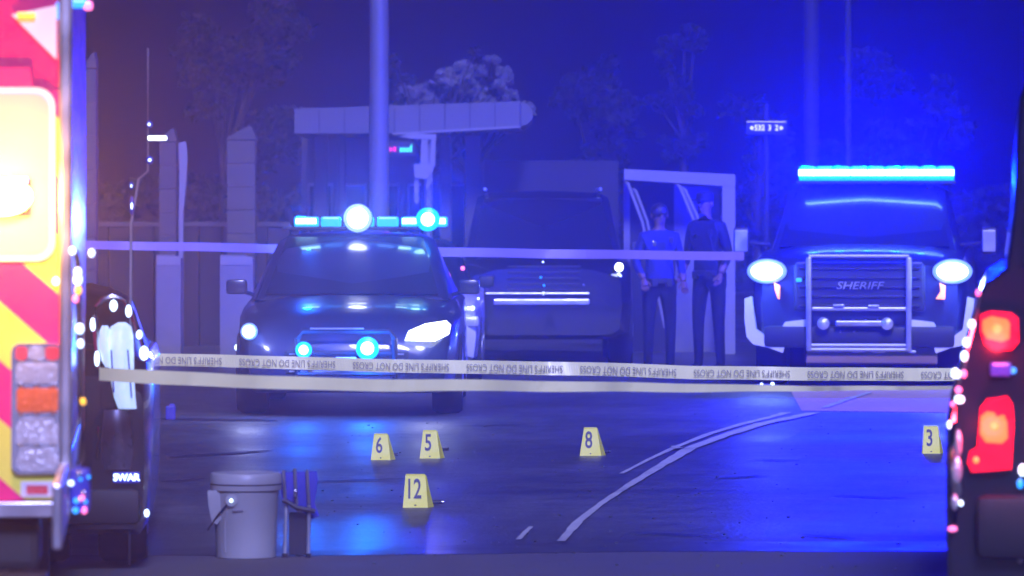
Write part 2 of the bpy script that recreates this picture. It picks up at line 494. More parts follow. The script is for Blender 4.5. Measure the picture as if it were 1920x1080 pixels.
def person(name, loc, rz, joints, radii, edges, label, shirt, trousers, belt_z, cuff_test, head_c, hair_style, hands, group=None):
    root = thing(name, label, 'person', loc, rz, group)
    me = bpy.data.meshes.new('body')
    me.from_pydata(joints, edges, [])
    o = bpy.data.objects.new('body', me); C.objects.link(o)
    sk = o.modifiers.new('s', 'SKIN')
    o.modifiers.new('d', 'SUBSURF').levels = 2
    layer = me.skin_vertices[0] if me.skin_vertices else None
    if layer is None:
        bm = bmesh.new(); bm.from_mesh(me); bm.verts.layers.skin.verify(); bm.to_mesh(me); bm.free()
        layer = me.skin_vertices[0]
    for i, r in enumerate(radii):
        layer.data[i].radius = r if isinstance(r, tuple) else (r, r)
        layer.data[i].use_root = (i == 0)
    dg = bpy.context.evaluated_depsgraph_get()
    m2 = bpy.data.meshes.new_from_object(o.evaluated_get(dg))
    bpy.data.objects.remove(o)
    m2.name = 'body'
    for mm in (shirt, trousers, M['skin'], M['black_plastic']):
        m2.materials.append(mm)
    for p in m2.polygons:
        c = p.center
        if cuff_test(c): k = 2
        elif c.z < 0.09: k = 3
        elif c.z < belt_z: k = 1
        else: k = 0
        p.material_index = k
        p.use_smooth = True
    bo = bpy.data.objects.new('body', m2); C.objects.link(bo); bo.parent = root
    # face, ears, hair
    b = MB(); h = Vector(head_c)
    b.ball(h + Vector((0, -0.098, -0.01)), (0.013, 0.018, 0.022), 8)
    for s in (-1, 1):
        b.ball(h + Vector((s * 0.078, 0.0, 0.0)), (0.012, 0.02, 0.03), 8)
    b.ball(h + Vector((0, -0.086, -0.055)), (0.024, 0.008, 0.008), 8)
    b.build('face', M['skin'], bo, smooth=True)
    b = MB()
    for s in (-1, 1):
        b.ball(h + Vector((s * 0.03, -0.086, 0.022)), (0.012, 0.007, 0.008), 8)
    b.build('eyes', M['ink'], bo)
    b = MB()
    if hair_style == 'cap':
        b.lathe(h, [(0.088, 0.03), (0.092, 0.06), (0.085, 0.10), (0.05, 0.125), (0.01, 0.13)], 16)
        b.box(h + Vector((0, -0.12, 0.04)), (0.12, 0.09, 0.012), 0.005)
        b.build('cap', M['uniform_dark'], bo, smooth=True)
    else:
        b.ball(h + Vector((0, 0.012, 0.035)), (0.088, 0.098, 0.09), 14)
        b.build('hair', M['hair'], bo, smooth=True)
    b = MB(); zb_ = belt_z + .02
    b.lathe((0, 0, zb_), [(.150, -.025), (.158, -.02), (.158, .02), (.150, .025)], 20)
    for k_, (bx_, by_) in enumerate(((.15, .02), (-.15, .0), (.07, -.13), (-.08, -.13), (-.12, .09))):
        b.box((bx_, by_, zb_ - .02 - (.05 if k_ < 2 else 0)), (.06, .05, .16 if k_ < 2 else .08), .012)
    b.build('duty_belt', M['black_plastic'], bo)
    b = MB(); b.box((.09, -.13, zb_ + .40), (.045, .02, .06), .006); b.tube([(.09, -.13, zb_ + .37), (.13, -.12, zb_ + .2), (.14, -.05, zb_ + .05)], .006, 5)
    b.build('radio_microphone', M['black_plastic'], bo)
    b = MB(); b.box((-.08, -.135, zb_ + .36), (.04, .01, .05), .008); b.build('badge', M['chrome'], bo)
    # hands
    for (wrist, d, side) in hands:
        w = Vector(wrist); d = Vector(d).normalized()
        u = d.cross(Vector((0, 1, 0))).normalized(); n_ = d.cross(u)
        b = MB()
        b.tube([w, w + d * 0.03, w + d * 0.085], [0.022, 0.034, 0.034], 8)
        for k in range(4):
            off = u * (k - 1.5) * 0.019
            L = (0.062, 0.075, 0.07, 0.055)[k]
            a = w + d * 0.08 + off
            b.tube([a, a + d * L * .5 + n_ * .006, a + d * L * .9 + n_ * .025], [0.0095, 0.009, 0.007], 6)
        a = w + d * 0.025 + u * 0.03 * side
        b.tube([a, a + u * .022 * side + d * .03, a + u * .025 * side + d * .06 + n_ * .01], [0.012, 0.011, 0.008], 6)
        b.build('hand', M['skin'], bo, smooth=True)
    return root, bo

# ---- police sedan -------------------------------------------------
YC = 38.6
SX = (650 - 960) * YC / F
car = thing('police_car', 'dark police car with lit blue roof bar and dazzling white spot lamp, behind the bucket', 'police car', (SX, YC, 0.0))
b = MB()
b.loft([(0.0, half(0.60, 0.27, 0.50, 0.56, .02)), (0.10, half(0.78, 0.2, 0.63, 0.70)), (0.35, half(0.86, 0.18, 0.75, 0.80)),
        (0.9, half(0.90, 0.18, 0.82, 0.88)), (1.45, half(0.905, 0.18, 0.87, 0.94)), (2.4, half(0.91, 0.18, 0.92, 0.95)),
        (3.6, half(0.91, 0.18, 0.93, 0.96)), (4.5, half(0.87, 0.22, 0.92, 0.99)), (4.85, half(0.78, 0.3, 0.84, 0.9))])
b.build('body', M['navy_paint'], car, smooth=True)
b = MB()
def gh(hb, zb, ht, zt):
    return [(0, zb - .03), (hb * .6, zb - .03), (hb, zb), (ht + (hb - ht) * .5, (zb + zt) / 2), (ht + .02, zt - .05), (ht - .08, zt), (0, zt + .025)]
b.loft([(1.30, gh(0.80, 0.90, 0.76, 0.93)), (1.75, gh(0.84, 0.92, 0.66, 1.24)), (2.15, gh(0.85, 0.92, 0.62, 1.40)),
        (2.9, gh(0.85, 0.92, 0.62, 1.43)), (3.5, gh(0.84, 0.93, 0.60, 1.38)), (4.3, gh(0.80, 0.93, 0.66, 1.0))])
b.build('roof', M['navy_paint'], car, smooth=True)
b = MB()   # windscreen
b.add([(-0.70, 1.262, 0.95), (0.70, 1.262, 0.95), (0.56, 2.10, 1.405), (-0.56, 2.10, 1.405), (-0.70, 1.28, 0.935), (0.70, 1.28, 0.935), (0.56, 2.12, 1.39), (-0.56, 2.12, 1.39)],
      [(0, 1, 2, 3), (4, 7, 6, 5), (0, 4, 5, 1), (1, 5, 6, 2), (2, 6, 7, 3), (3, 7, 4, 0)])
b.build('windscreen', M['glass'], car)
for s in (-1, 1):
    b = MB()
    b.box((s * 0.95, 1.55, 1.0), (0.17, 0.08, 0.12), 0.03)
    b.tube([(s * 0.8, 1.58, 0.93), (s * 0.92, 1.56, 0.97)], 0.018, 6)
    b.build('mirror', M['navy_paint'], car, smooth=True)
for x in (-.78, .78):
    for y in (0.85, 3.9):
        wheel(car, x, y, 0.33, 0.24)
b = MB()
b.box((0, 0.02, 0.43), (0.98, 0.05, 0.20), 0.02)
gr = b.build('grille', M['black_plastic'], car)
for k in range(4):
    b = MB(); b.box((0, -0.012, 0.36 + 0.045 * k), (0.9, 0.012, 0.012)); b.build('grille_bar', M['satin_metal'], gr)
b = MB(); b.box((0, 0.01, 0.25), (1.15, 0.08, 0.09), 0.03); b.build('bumper', M['black_plastic'], car)
# push bar
b = MB()
b.tube([(-.38, -.10, .30), (-.38, -.14, .62), (-.34, -.13, .68), (.34, -.13, .68), (.38, -.14, .62), (.38, -.10, .30)], 0.024, 8)
for z in (.34, .50):
    b.tube([(-.38, -.12, z), (.38, -.12, z)], 0.018, 6)
for s in (-1, 1):
    b.tube([(s * .30, -.12, .42), (s * .30, .06, .42)], 0.02, 6)
b.build('push_bar', M['black_plastic'], car, smooth=True)
b = MB(); b.box((-.07, -.16, .70), (.42, .03, .012)); b.build('badge_strip', M['satin_metal'], car)
b = MB(); b.box((0.0, -.165, .452), (0.16, .02, .05), .005); b.build('number_plate', M['white_paint'], car)
# grille flashers
for (px, py, pw, r) in ((571, 655, 260, 0.036), (690, 652, 520, 0.05)):
    x = (px - 650) / S(YC); z = CH + (HY - py) / S(YC)
    b = MB(); b.lathe((x, -.155, z), [(r * 1.0, .05), (r * 1.75, .02), (r * 1.8, -.01), (r * 1.3, -.022), (.005, -.03)], 24, 'y')
    fl = b.build('grille_flasher', M['led_cyan'], car, smooth=True)  # cyan rim widens the flasher to paint in its halo
    b = MB(); b.lathe((x, -.183, z), [(r * 1.05, .004), (r * .8, -.01), (.004, -.014)], 20, 'y'); b.build('hot_lens', M['led_core'], fl, smooth=True)
    lamp('flasher_light', (x, -.28, z), pw * .08, (0.0, 0.12, 1.0), car, 0.04)
    beam('flasher_beam', (x, -.22, z), pw * 1.2, (0.0, 0.14, 1.0), car, 9)
# headlamps
for (px, py, w_, h_, pw) in ((466, 622, .11, .10, 80), (802, 622, .36, .14, 60)):
    x = (px - 650) / S(YC); z = CH + (HY - py) / S(YC)
    b = MB()
    if px > 600:
        b.prism([(x - w_ * .5, z - .07), (x - w_ * .42, z + .005), (x - .02, z + .06), (x + w_ * .4, z + .085), (x + w_ * .5, z + .05), (x + w_ * .46, z - .02), (x + .05, z - .075)], -0.005, 0.14)
        b.build('headlight', M['headlamp'], car)
    else:
        b.ball((x, 0.08, z), (w_ * .62, .08, h_ * .68), 16)
        hl_ = b.build('headlight', M['painted_halo'], car, smooth=True)
        b = MB(); b.ball((x, 0.03, z), (w_ * .45, .06, h_ * .5), 16); b.build('projector_lens', M['headlamp'], hl_, smooth=True)
    lamp('headlight_spill', (x, -0.1, z), pw * .1, (0.5, 0.55, 1.0), car, 0.05)
    beam('headlight_beam', (x, -0.05, z), pw * .8, (0.75, 0.7, 1.0), car, 9)
# light bar
zb = 1.455
lb = MB(); lb.box((0, 2.3, zb + .02), (1.22, .26, .03), .01); 
for s in (-1, 1): lb.box((s * .5, 2.3, zb - .005), (.06, .2, .05))
lbo = lb.build('light_bar', M['black_plastic'], car)
mods = [(535, 580, 'led_blue'), (585, 622, 'led_blue_dim'), (628, 684, 'led_white'), (690, 730, 'led_blue_dim'), (735, 766, 'led_blue'), (770, 822, 'led_blue')]
for a, c_, mk in mods:
    x0 = (a - 650) / S(YC + 2.3); x1 = (c_ - 650) / S(YC + 2.3)
    b = MB(); b.box(((x0 + x1) / 2 + .0, 2.3, zb + .075), (x1 - x0, .24, .085), .02); lm = b.build('light_module', M['led_blue_dim'], lbo)
    if mk != 'led_blue_dim':
        b = MB(); b.box(((x0 + x1) / 2, 2.175, zb + .08), ((x1 - x0) * .85, .012, .045), .005); b.build('led_row', M['led_core'], lm)
zl = zb + .085
b = MB(); b.lathe((.60, 2.16, zl + .01), [(.05, .05), (.098, .02), (.10, -.015), (.07, -.03), (.005, -.036)], 24, 'y'); fr_ = b.build('bar_halo_disc', M['led_cyan'], car, smooth=True)  # added disc, its cyan rim paints the bar module's halo
b = MB(); b.lathe((.60, 2.128, zl + .01), [(.062, .004), (.045, -.008), (.004, -.012)], 20, 'y'); b.build('hot_lens', M['led_core'], fr_, smooth=True)  # bright centre of the added halo disc
b = MB(); b.lathe((.02, 2.16, zl + .02), [(.06, .06), (.115, .03), (.125, -.02), (.118, -.03)], 28, 'y'); fl_ = b.build('spot_lamp', M['black_plastic'], car, smooth=True)
b = MB(); b.lathe((.02, 2.16, zl + .02), [(.085, -.042), (.07, -.050), (.04, -.056), (.01, -.058)], 28, 'y'); b.build('lens', M['led_white'], fl_, smooth=True)
b = MB(); b.lathe((.02, 2.16, zl + .02), [(.118, -.03), (.105, -.038), (.086, -.041)], 28, 'y'); b.build('glow_ring', mat('ring_glow', (.5, .6, .8), .3, emit=(.35, .62, 1.0), strength=.8), fl_, smooth=True)  # added ring paints the lamp's soft glow falloff
lamp('spot_lamp_glow', (.02, 2.3, zl + .09), 900, (0.006, 0.05, 1.0), car, .05)
beam('spot_lamp_beam', (.02, 2.03, zl + .02), 1500, (0.14, 0.30, 1.0), car, 8)
lamp('bar_light_right', (.61, 2.3, zl + .09), 900, (0.0, 0.01, 1.0), car, .05)
beam('bar_beam_right', (.60, 2.06, zl + .01), 900, (0.0, 0.12, 1.0), car, 9)
lamp('bar_light_left', (-.46, 2.3, zl + .09), 50, (0.0, 0.1, 1.0), car, .04)
b = MB(); b.ball((-.95, 1.75, .50), .03, 8); b.build('side_point', M['spark'], car)  # small glowing ball on the car's flank

# ---- sheriff pickup ----------------------------------------------
YT = 45.0
TX = (1611 - 960) * YT / F
tr = thing('pickup_truck', 'dark pickup with full-width glowing cyan roof bar, push bumper and two bright headlights', 'pickup truck', (TX, YT, 0), R(-6))
def tp(px, py):       # truck front plane pixel -> local x, z
    return ((px - 1611) / S(YT), CH + (HY - py) / S(YT))
b = MB()
b.loft([(0.10, half(0.90, 0.42, 1.08, 1.13, .03, .97)), (0.22, half(0.97, 0.40, 1.16, 1.20, .03, .96)), (0.8, half(1.0, 0.40, 1.20, 1.26, .03, .95)),
        (1.5, half(1.0, 0.40, 1.24, 1.30, .02, .95)), (3.4, half(1.0, 0.42, 1.26, 1.28, .0, .96)), (5.6, half(1.0, 0.45, 1.27, 1.29, 0, .97))])
b.build('body', M['navy_paint'], tr, smooth=True)
b = MB()
b.loft([(1.35, gh(0.88, 1.24, 0.84, 1.27)), (1.75, gh(0.90, 1.24, 0.76, 1.62)), (2.15, gh(0.91, 1.24, 0.73, 1.83)), (2.6, gh(0.91, 1.24, 0.73, 1.87)),
        (3.5, gh(0.91, 1.24, 0.73, 1.87)), (3.8, gh(0.90, 1.24, 0.76, 1.6))])
b.build('cab', M['navy_paint'], tr, smooth=True)
b = MB()
b.add([(-0.80, 1.31, 1.29), (0.80, 1.31, 1.29), (0.68, 2.10, 1.80), (-0.68, 2.10, 1.80), (-0.80, 1.33, 1.27), (0.80, 1.33, 1.27), (0.68, 2.12, 1.78), (-0.68, 2.12, 1.78)],
      [(0, 1, 2, 3), (4, 7, 6, 5), (0, 4, 5, 1), (1, 5, 6, 2), (2, 6, 7, 3), (3, 7, 4, 0)])
ws = b.build('windscreen', M['glass'], tr)
for s in (-1, 1):
    b = MB(); b.tube([(s * .1 - .1, 1.30, 1.29), (s * .42, 1.42, 1.345)], .008, 5); b.build('wiper', M['black_plastic'], ws)
for s in (-1, 1):
    b = MB(); b.box((s * 1.17, 1.6, 1.34), (.15, .10, .26), .03)
    mo = b.build('mirror', M['black_plastic'], tr, smooth=True)
    b = MB(); b.tube([(s * .9, 1.62, 1.30), (s * 1.12, 1.6, 1.32)], .02, 6); b.build('mirror_arm', M['black_plastic'], mo)
    b = MB(); b.box((s * 1.17, 1.545, 1.34), (.12, .008, .2), .003); b.build('mirror_face', M['satin_metal'], mo)
for x in (-.84, .84):
    for y in (1.0, 4.6):
        wheel(tr, x, y, 0.41, 0.28)
# grille and bars
b = MB(); b.box((0, .06, .92), (1.20, .08, .44), .03)
gr = b.build('grille', M['black_plastic'], tr)
for k in range(5):
    b = MB(); b.box((0, .012, .75 + .085 * k), (1.1, .02, .022), .004); b.build('grille_bar', M['black_paint'], gr)
b = MB(); b.box((0, 0.05, 1.13), (1.16, .08, .05), .015); b.build('hood_lip', M['navy_paint'], tr)
# lettering on the grille
vs, fs = text_geo('SHERIFF', 0.098, 0.004, shear=0.25, sx=1.25)
x, z = tp(1611, 536)
b = MB(); b.add([v + Vector((x, -.03, z)) for v in vs], fs)
b.build('lettering', M['satin_metal'], tr)
b = MB()
x, z = tp(1611, 579)
b.box((x, -.11, z), (.86, .045, .035), .01)
b.build('cross_bar', M['satin_metal'], tr)
# push bumper frame
pb = MB()
for s in (-1, 1):
    x = s * .455
    pb.box((x, -.10, .77), (.05, .10, .86), .015)
for py in (480, 647, 655):
    x, z = tp(1611, py)
    pb.tube([(-.455, -.10, z), (.455, -.10, z)], .018, 8)
pbo = pb.build('push_bumper', M['steel_tube'], tr, smooth=True)
x, z = tp(1611, 606)
b = MB(); b.box((x, -.12, z), (.42, .05, .05), .01); b.build('lamp_panel', M['satin_metal'], pbo)
for px in (1545, 1664):
    x, z = tp(px, 606)
    b = MB(); b.lathe((x, -.10, z), [(.03, .05), (.062, .03), (.066, 0), (.066, -.04)], 20, 'y'); fo = b.build('driving_lamp', M['black_plastic'], pbo, smooth=True)
    b = MB(); b.lathe((x, -.10, z), [(.056, -.042), (.045, -.052), (.01, -.058)], 20, 'y'); b.build('lens', M['lens_clear'], fo, smooth=True)
for px in (1577, 1600, 1624, 1647):
    x, z = tp(px, 598); b = MB(); b.ball((x, -.15, z), .012, 8); b.build('bolt', M['chrome'], pbo)
for px in (1577, 1603):
    x, z = tp(px, 621); b = MB(); b.ball((x, -.15, z), .012, 8); b.build('bolt', M['chrome'], pbo)
for px, py in ((1574, 576), (1639, 577)):
    x, z = tp(px, py); b = MB(); b.box((x, -.155, z + .02), (.10, .02, .02), .004); b.build('flash_unit', M['lens_clear'], pbo)
for px, py, w in ((1568, 657, .12), (1608, 658, .11), (1648, 659, .12), (1710, 659, .07)):
    x, z = tp(px, py); b = MB(); b.box((x, -.05, z), (w, .02, .022), .004); b.build('skid_slot', M['satin_metal'], tr)
b = MB(); b.box((0, .03, .47), (1.75, .16, .20), .05); b.build('valance', M['black_plastic'], tr, smooth=True)
# pale bumper ends
LP = [(1396, 560), (1409, 556), (1413, 585), (1418, 618), (1440, 634), (1458, 630), (1472, 604), (1514, 599), (1514, 612), (1490, 616), (1474, 640), (1468, 662),
      (1440, 652), (1412, 646), (1400, 632), (1396, 600)]
for s in (1, -1):
    poly = [tp(px, py) for px, py in LP]
    poly = [(x * s, z) for x, z in poly]
    b = MB(); b.prism(poly, -0.02, 0.16); b.build('bumper_end', M['white_paint'], tr)
# headlights
for px, s in ((1437, -1), (1785, 1)):
    x, z = tp(px, 509)
    b = MB(); b.ball((x, .09, z), (.185, .07, .115), 22); hl_ = b.build('headlight', M['painted_halo'], tr, smooth=True)
    b = MB(); b.ball((x, .045, z), (.145, .04, .082), 20); b.build('projector_lens', M['headlamp'], hl_, smooth=True)
    lamp('headlight_spill', (x, -.05, z), 40, (0.12, 0.25, 1.0), tr, .05)
    beam('headlight_beam', (x, -.02, z), 120, (0.28, 0.42, 1.0), tr, 9)
    xx, zz = tp(1455 if s < 0 else 1765, 546)
    b = MB(); b.prism([(xx - .035 * s - .02, zz - .07), (xx + .03, zz - .075), (xx + .035, zz + .05), (xx - .02, zz + .075), (xx - .01, zz)], 0.03, .08)
    b.build('turn_signal', M['amber_lamp'], tr)
x, z = tp(1498, 525)
b = MB(); b.box((x, -.01, z), (.05, .03, .035), .008); b.build('hood_flasher', M['led_blue_dim'], tr)
# roof bar
zb = 1.87
b = MB(); b.box((.09, 2.25, zb + .025), (1.52, .30, .035), .012)
for s in (-1, 1): b.box((s * .6, 2.25, zb - .005), (.06, .2, .05))
lbo = b.build('light_bar', M['black_plastic'], tr)
for k in range(9):
    x = -.66 + k * .165
    x += .09
    b = MB(); b.box((x, 2.25, zb + .11), (.1645, .28, .15), .03); lm = b.build('light_module', M['led_cyan'], lbo)
    b = MB(); b.box((x, 2.105, zb + .120), (.164 if k not in (3, 5) else .150, .012, .060), .005); b.build('led_row', M['led_core'], lm)
b = MB(); b.box((.09, 2.09, zb + .055), (1.42, .02, .015)); b.build('lower_strip', M['led_blue_dim'], lbo)
for k in range(5):
    lamp('bar_light', (-.60 + k * .30, 2.28, zb + .24), 900, (0.0, 0.002, 1.0), tr, .05)
    beam('bar_beam', (-.60 + k * .30, 2.05, zb + .12), 260, (0.0, 0.04, 1.0), tr, 17)

# ---- dark SUV in the middle background ---------------------------
YS = 50.5
su = thing('parked_suv', 'dark unlit SUV parked between police car and pickup, pale bumper strip', 'suv', ((1020 - 960) * YS / F, YS, 0))
def sp(px, py): return ((px - 1020) / S(YS), CH + (HY - py) / S(YS))
b = MB()
b.loft([(0.0, half(0.80, 0.35, 0.95, 1.02)), (0.2, half(0.90, 0.3, 1.05, 1.1)), (1.3, half(0.94, 0.3, 1.12, 1.18)), (4.6, half(0.94, 0.35, 1.15, 1.18))])
b.build('body', M['black_paint'], su, smooth=True)
b = MB()
b.loft([(1.15, gh(0.84, 1.1, 0.8, 1.14)), (1.9, gh(0.86, 1.12, 0.70, 1.72)), (2.3, gh(0.86, 1.12, 0.68, 1.82)), (4.5, gh(0.86, 1.12, 0.68, 1.80))])
b.build('roof', M['black_paint'], su, smooth=True)
b = MB()
b.add([(-0.74, 1.12, 1.17), (0.74, 1.12, 1.17), (0.62, 1.96, 1.76), (-0.62, 1.96, 1.76), (-0.74, 1.14, 1.15), (0.74, 1.14, 1.15), (0.62, 1.98, 1.74), (-0.62, 1.98, 1.74)],
      [(0, 1, 2, 3), (4, 7, 6, 5), (0, 4, 5, 1), (1, 5, 6, 2), (2, 6, 7, 3), (3, 7, 4, 0)])
b.build('windscreen', M['glass'], su)
for px0, px1, py, h in ((925, 1105, 566, .06), (910, 1105, 550, .018)):
    x0, z = sp(px0, py); x1, _ = sp(px1, py)
    b = MB(); b.box(((x0 + x1) / 2, -.06, z), (x1 - x0, .08, h), .012); b.build('bumper_strip', M['satin_metal'], su)
for k in range(5):
    x, z = sp(1020, 500 + 11 * k)
    b = MB(); b.box((x, -.01, z), (.75, .02, .02), .004); b.build('grille_bar', M['black_plastic'], su)
x, z = sp(1161, 501)
for (px, py, r, mk) in ((1161, 501, .045, 'led_white'), (1160, 518, .032, 'spark'), (1154, 568, .02, 'spark'), (1163, 568, .02, 'spark'), (1019, 550, .016, 'spark'),
                        (1018, 491, .010, 'spark'), (1014, 520, .012, 'led_blue_dim'), (1020, 535, .012, 'led_blue_dim'), (1094, 534, .012, 'lens_clear')):
    x, z = sp(px, py)
    b = MB(); b.ball((x, -.05 if px < 1120 else .06, z), (r, .02, r), 10); b.build('headlight' if r > .04 else 'small_lamp', M[mk], su, smooth=True)
for s in (-1, 1):
    b = MB(); b.box((s * 1.0, 1.35, 1.22), (.16, .1, .15), .03); b.build('mirror', M['black_plastic'], su, smooth=True)
    for y in (.9, 3.8): wheel(su, s * .8, y, .38, .25)
for s in (-1, 1):
    b = MB(); b.tube([(s * .62, 2.2, 1.86), (s * .62, 4.2, 1.86)], .018, 6); b.build('roof_rail', M['satin_metal'], su)

# ---- white sedan half hidden behind the police car ----------------
YW = 45.5
wsn = thing('white_sedan', 'white sedan mostly hidden behind the right side of police car', 'car', ((722 - 960) * YW / F, YW, 0))
b = MB()
b.loft([(0.0, half(0.70, 0.25, 0.6, 0.66)), (0.15, half(0.84, 0.2, 0.72, 0.78)), (1.0, half(0.9, 0.2, 0.82, 0.88)), (4.6, half(0.9, 0.25, 0.88, .92))])
b.build('body', M['white_paint'], wsn, smooth=True)
b = MB()
b.loft([(1.2, gh(0.78, .86, .74, .89)), (2.0, gh(.80, .88, .6, 1.30)), (3.2, gh(.80, .88, .6, 1.34)), (4.2, gh(.78, .88, .66, .95))])
b.build('roof', M['glass'], wsn, smooth=True)
for s in (-1, 1):
    b = MB(); b.box((s * .78, .16, .60), (.18, .2, .10), .03); b.build('headlight', M['lens_clear'], wsn, smooth=True)
    for y in (.9, 3.7): wheel(wsn, s * .78, y, .32, .22)
    b = MB(); b.box((s * .93, 1.35, .95), (.15, .08, .11), .03); b.build('mirror', M['black_plastic'], wsn, smooth=True)
def wp(px, py): return ((px - 722) / S(YW), CH + (HY - py) / S(YW))
for px, py, r, mk in ((886, 578, .022, 'spark'), (878, 578, .016, 'spark'), (866, 601, .016, 'spark'), (897, 560, .012, 'spark')):
    x, z = wp(px, py); b = MB(); b.ball((x, .05, z), r, 8); b.build('trim_glow_bead', M[mk], wsn, smooth=True)
x, z = wp(865, 506)
b = MB(); b.ball((x, 1.28, z), .022, 8); b.build('mirror_lamp', M['spark_pink'], wsn, smooth=True)

# ------------------------------------------------------------------ ambulance (left, near)
YA = 16.2
ax = (131 - 960) * YA / F
amb = thing('ambulance', 'red ambulance rear with yellow chevrons, tail lamps and glowing amber light, cut by left edge', 'ambulance', (ax, YA, 0), R(4.3))
# local: x=0 right edge, body extends to -x, +y away
def ap(px, py): return ((px - 131) / S(YA), CH + (HY - py) / S(YA))
W = 2.4
b = MB(); b.box((-W / 2, 3.0, 1.78), (W - .03, 5.98, 2.30), .03); b.build('body', M['amb_red'], amb)
# chevrons: slanted stripes clipped to the panel, each a thin reflective sheet
def clip(poly, f):
    out = []
    n = len(poly)
    for i in range(n):
        a = poly[i]; c = poly[(i + 1) % n]; fa, fc = f(a), f(c)
        if fa >= 0: out.append(a)
        if fa * fc < 0:
            t = fa / (fa - fc); out.append((a[0] + (c[0] - a[0]) * t, a[1] + (c[1] - a[1]) * t))
    return out
xr = ap(118, 0)[0]; zl0 = ap(0, 938)[1]; zt0 = ap(0, 410)[1]
per = 220 / S(YA); sl = 0.88
for k in range(-3, 9):
    for q in (0, 1):
        zc = ap(0, 895)[1] + k * per + q * per / 2     # stripe upper boundary at px=0
        xz = ap(0, 0)[0]
        top = lambda x: zc + per / 2 - sl * (x - xz)
        bot = lambda x: zc - sl * (x - xz)
        poly = [(xz - 1.0, bot(xz - 1.0)), (xr, bot(xr)), (xr, top(xr)), (xz - 1.0, top(xz - 1.0))]
        poly = clip(poly, lambda p: p[1] - zl0)
        poly = clip(poly, lambda p: zt0 + 0.42 - p[1])
        poly = clip(poly, lambda p: p[0] + 1.2)
        if len(poly) >= 3:
            b = MB(); b.prism(poly, -0.004, 0.004 + .01)
            b.build('chevron_stripe', M['chev_yel'] if q == 0 else M['chev_red'], amb)
# edge trim
b = MB(); b.box(((ap(108, 0)[0] + ap(133, 0)[0]) / 2 + .005, -.012, 1.80), (.045, .05, 2.34), .012); b.build('corner_trim', M['satin_metal'], amb)
b = MB(); b.box((0.012, 3.0, 2.9), (.03, 5.9, .06), .01); b.build('drip_rail', M['satin_metal'], amb)
# door window with a pale glowing pane
wz0 = ap(0, 478)[1]; wz1 = ap(0, 176)[1]; wx1 = ap(93, 0)[0]; wx0 = wx1 - .46
rr = .05
def rrect(x0, x1, z0, z1, r, n=5):
    pts = []
    for cx, cz, a0 in ((x1 - r, z1 - r, 0), (x0 + r, z1 - r, 90), (x0 + r, z0 + r, 180), (x1 - r, z0 + r, 270)):
        for k in range(n + 1):
            a = R(a0 + 90 * k / n); pts.append((cx + r * cos(a), cz + r * sin(a)))
    return pts
b = MB(); b.prism(rrect(wx0 - .02, wx1 + .018, wz0 - .02, wz1 + .02, .06), -.018, -.006)
wf = b.build('window_frame', M['amb_white'], amb)
b = MB(); b.prism(rrect(wx0, wx1, wz0, wz1, .05), -.021, -.0182)
b.build('pane', M['glowing_pane'], wf)
# amber flasher
x, z = ap(22, 369)
b = MB(); b.ball((x - .03, -.06, z), (.10, .05, .062), 20); fh = b.build('flasher', M['amber_hot'], amb, smooth=True)
b = MB(); b.box((x - .03, -.032, z), (.19, .03, .125), .015); b.build('flasher_bezel', M['chrome'], fh)
lamp('flasher_light', (x - .03, -.30, z), 36, (1.0, 0.42, 0.05), amb, .05)
beam('flasher_beam', (x - .03, -.12, z), 600, (1.0, 0.30, 0.01), amb, 30)
# upper: white angled panel, red band, amber marker
b = MB(); b.prism([ap(22, 28), ap(106, 10), ap(106, 112)], -.006, .0); b.build('white_panel', M['amb_white'], amb)
b = MB(); b.prism([ap(-150, 128), ap(56, 128), ap(62, 168), ap(-150, 168)], -.016, .0); b.build('red_band', M['chev_red'], amb)
b = MB(); x, z = ap(50, 28); b.box((x, -.02, z), (.06, .03, .016), .004); b.build('marker_light', M['amber_mark'], amb)
# tail lamp cluster
x0, z1 = ap(22, 643); x1, z0 = ap(118, 888)
b = MB(); b.prism(rrect(x0, x1, z0, z1, .03), -.03, .0); cl = b.build('tail_lamp_cluster', M['chrome'], amb, smooth=True)
def cell(pa, pb, pc, pd, m, r=.012, shape=None):
    xa, za = ap(pa, pb); xb, zb_ = ap(pc, pd)
    b = MB()
    if shape: b.prism([ap(*p) for p in shape], -.042, -.0302)
    else: b.prism(rrect(xa, xb, zb_, za, r), -.042, -.0302)
    return b.build('lamp_lens', m, cl)
cell(30, 649, 52, 674, M['lens_red']); cell(54, 649, 84, 674, M['lens_clear']); cell(86, 649, 111, 674, M['lens_red'])
cell(31, 679, 110, 719, M['lens_clear']); cell(32, 727, 110, 772, M['lens_amber'])
cell(0, 0, 0, 0, M['lens_clear'], shape=[(31, 831), (31, 796), (42, 783), (96, 783), (109, 796), (109, 831)])
cell(0, 0, 0, 0, M['lens_clear'], shape=[(40, 838), (104, 838), (110, 866), (100, 882), (40, 882), (31, 866)])
for (py) in (677, 723, 777, 834):
    for k in range(3):
        x, z = ap(40 + 30 * k, py); b = MB(); b.ball((x, -.036, z), (.012, .008, .006), 8); b.build('screw', M['chrome'], cl, smooth=True)
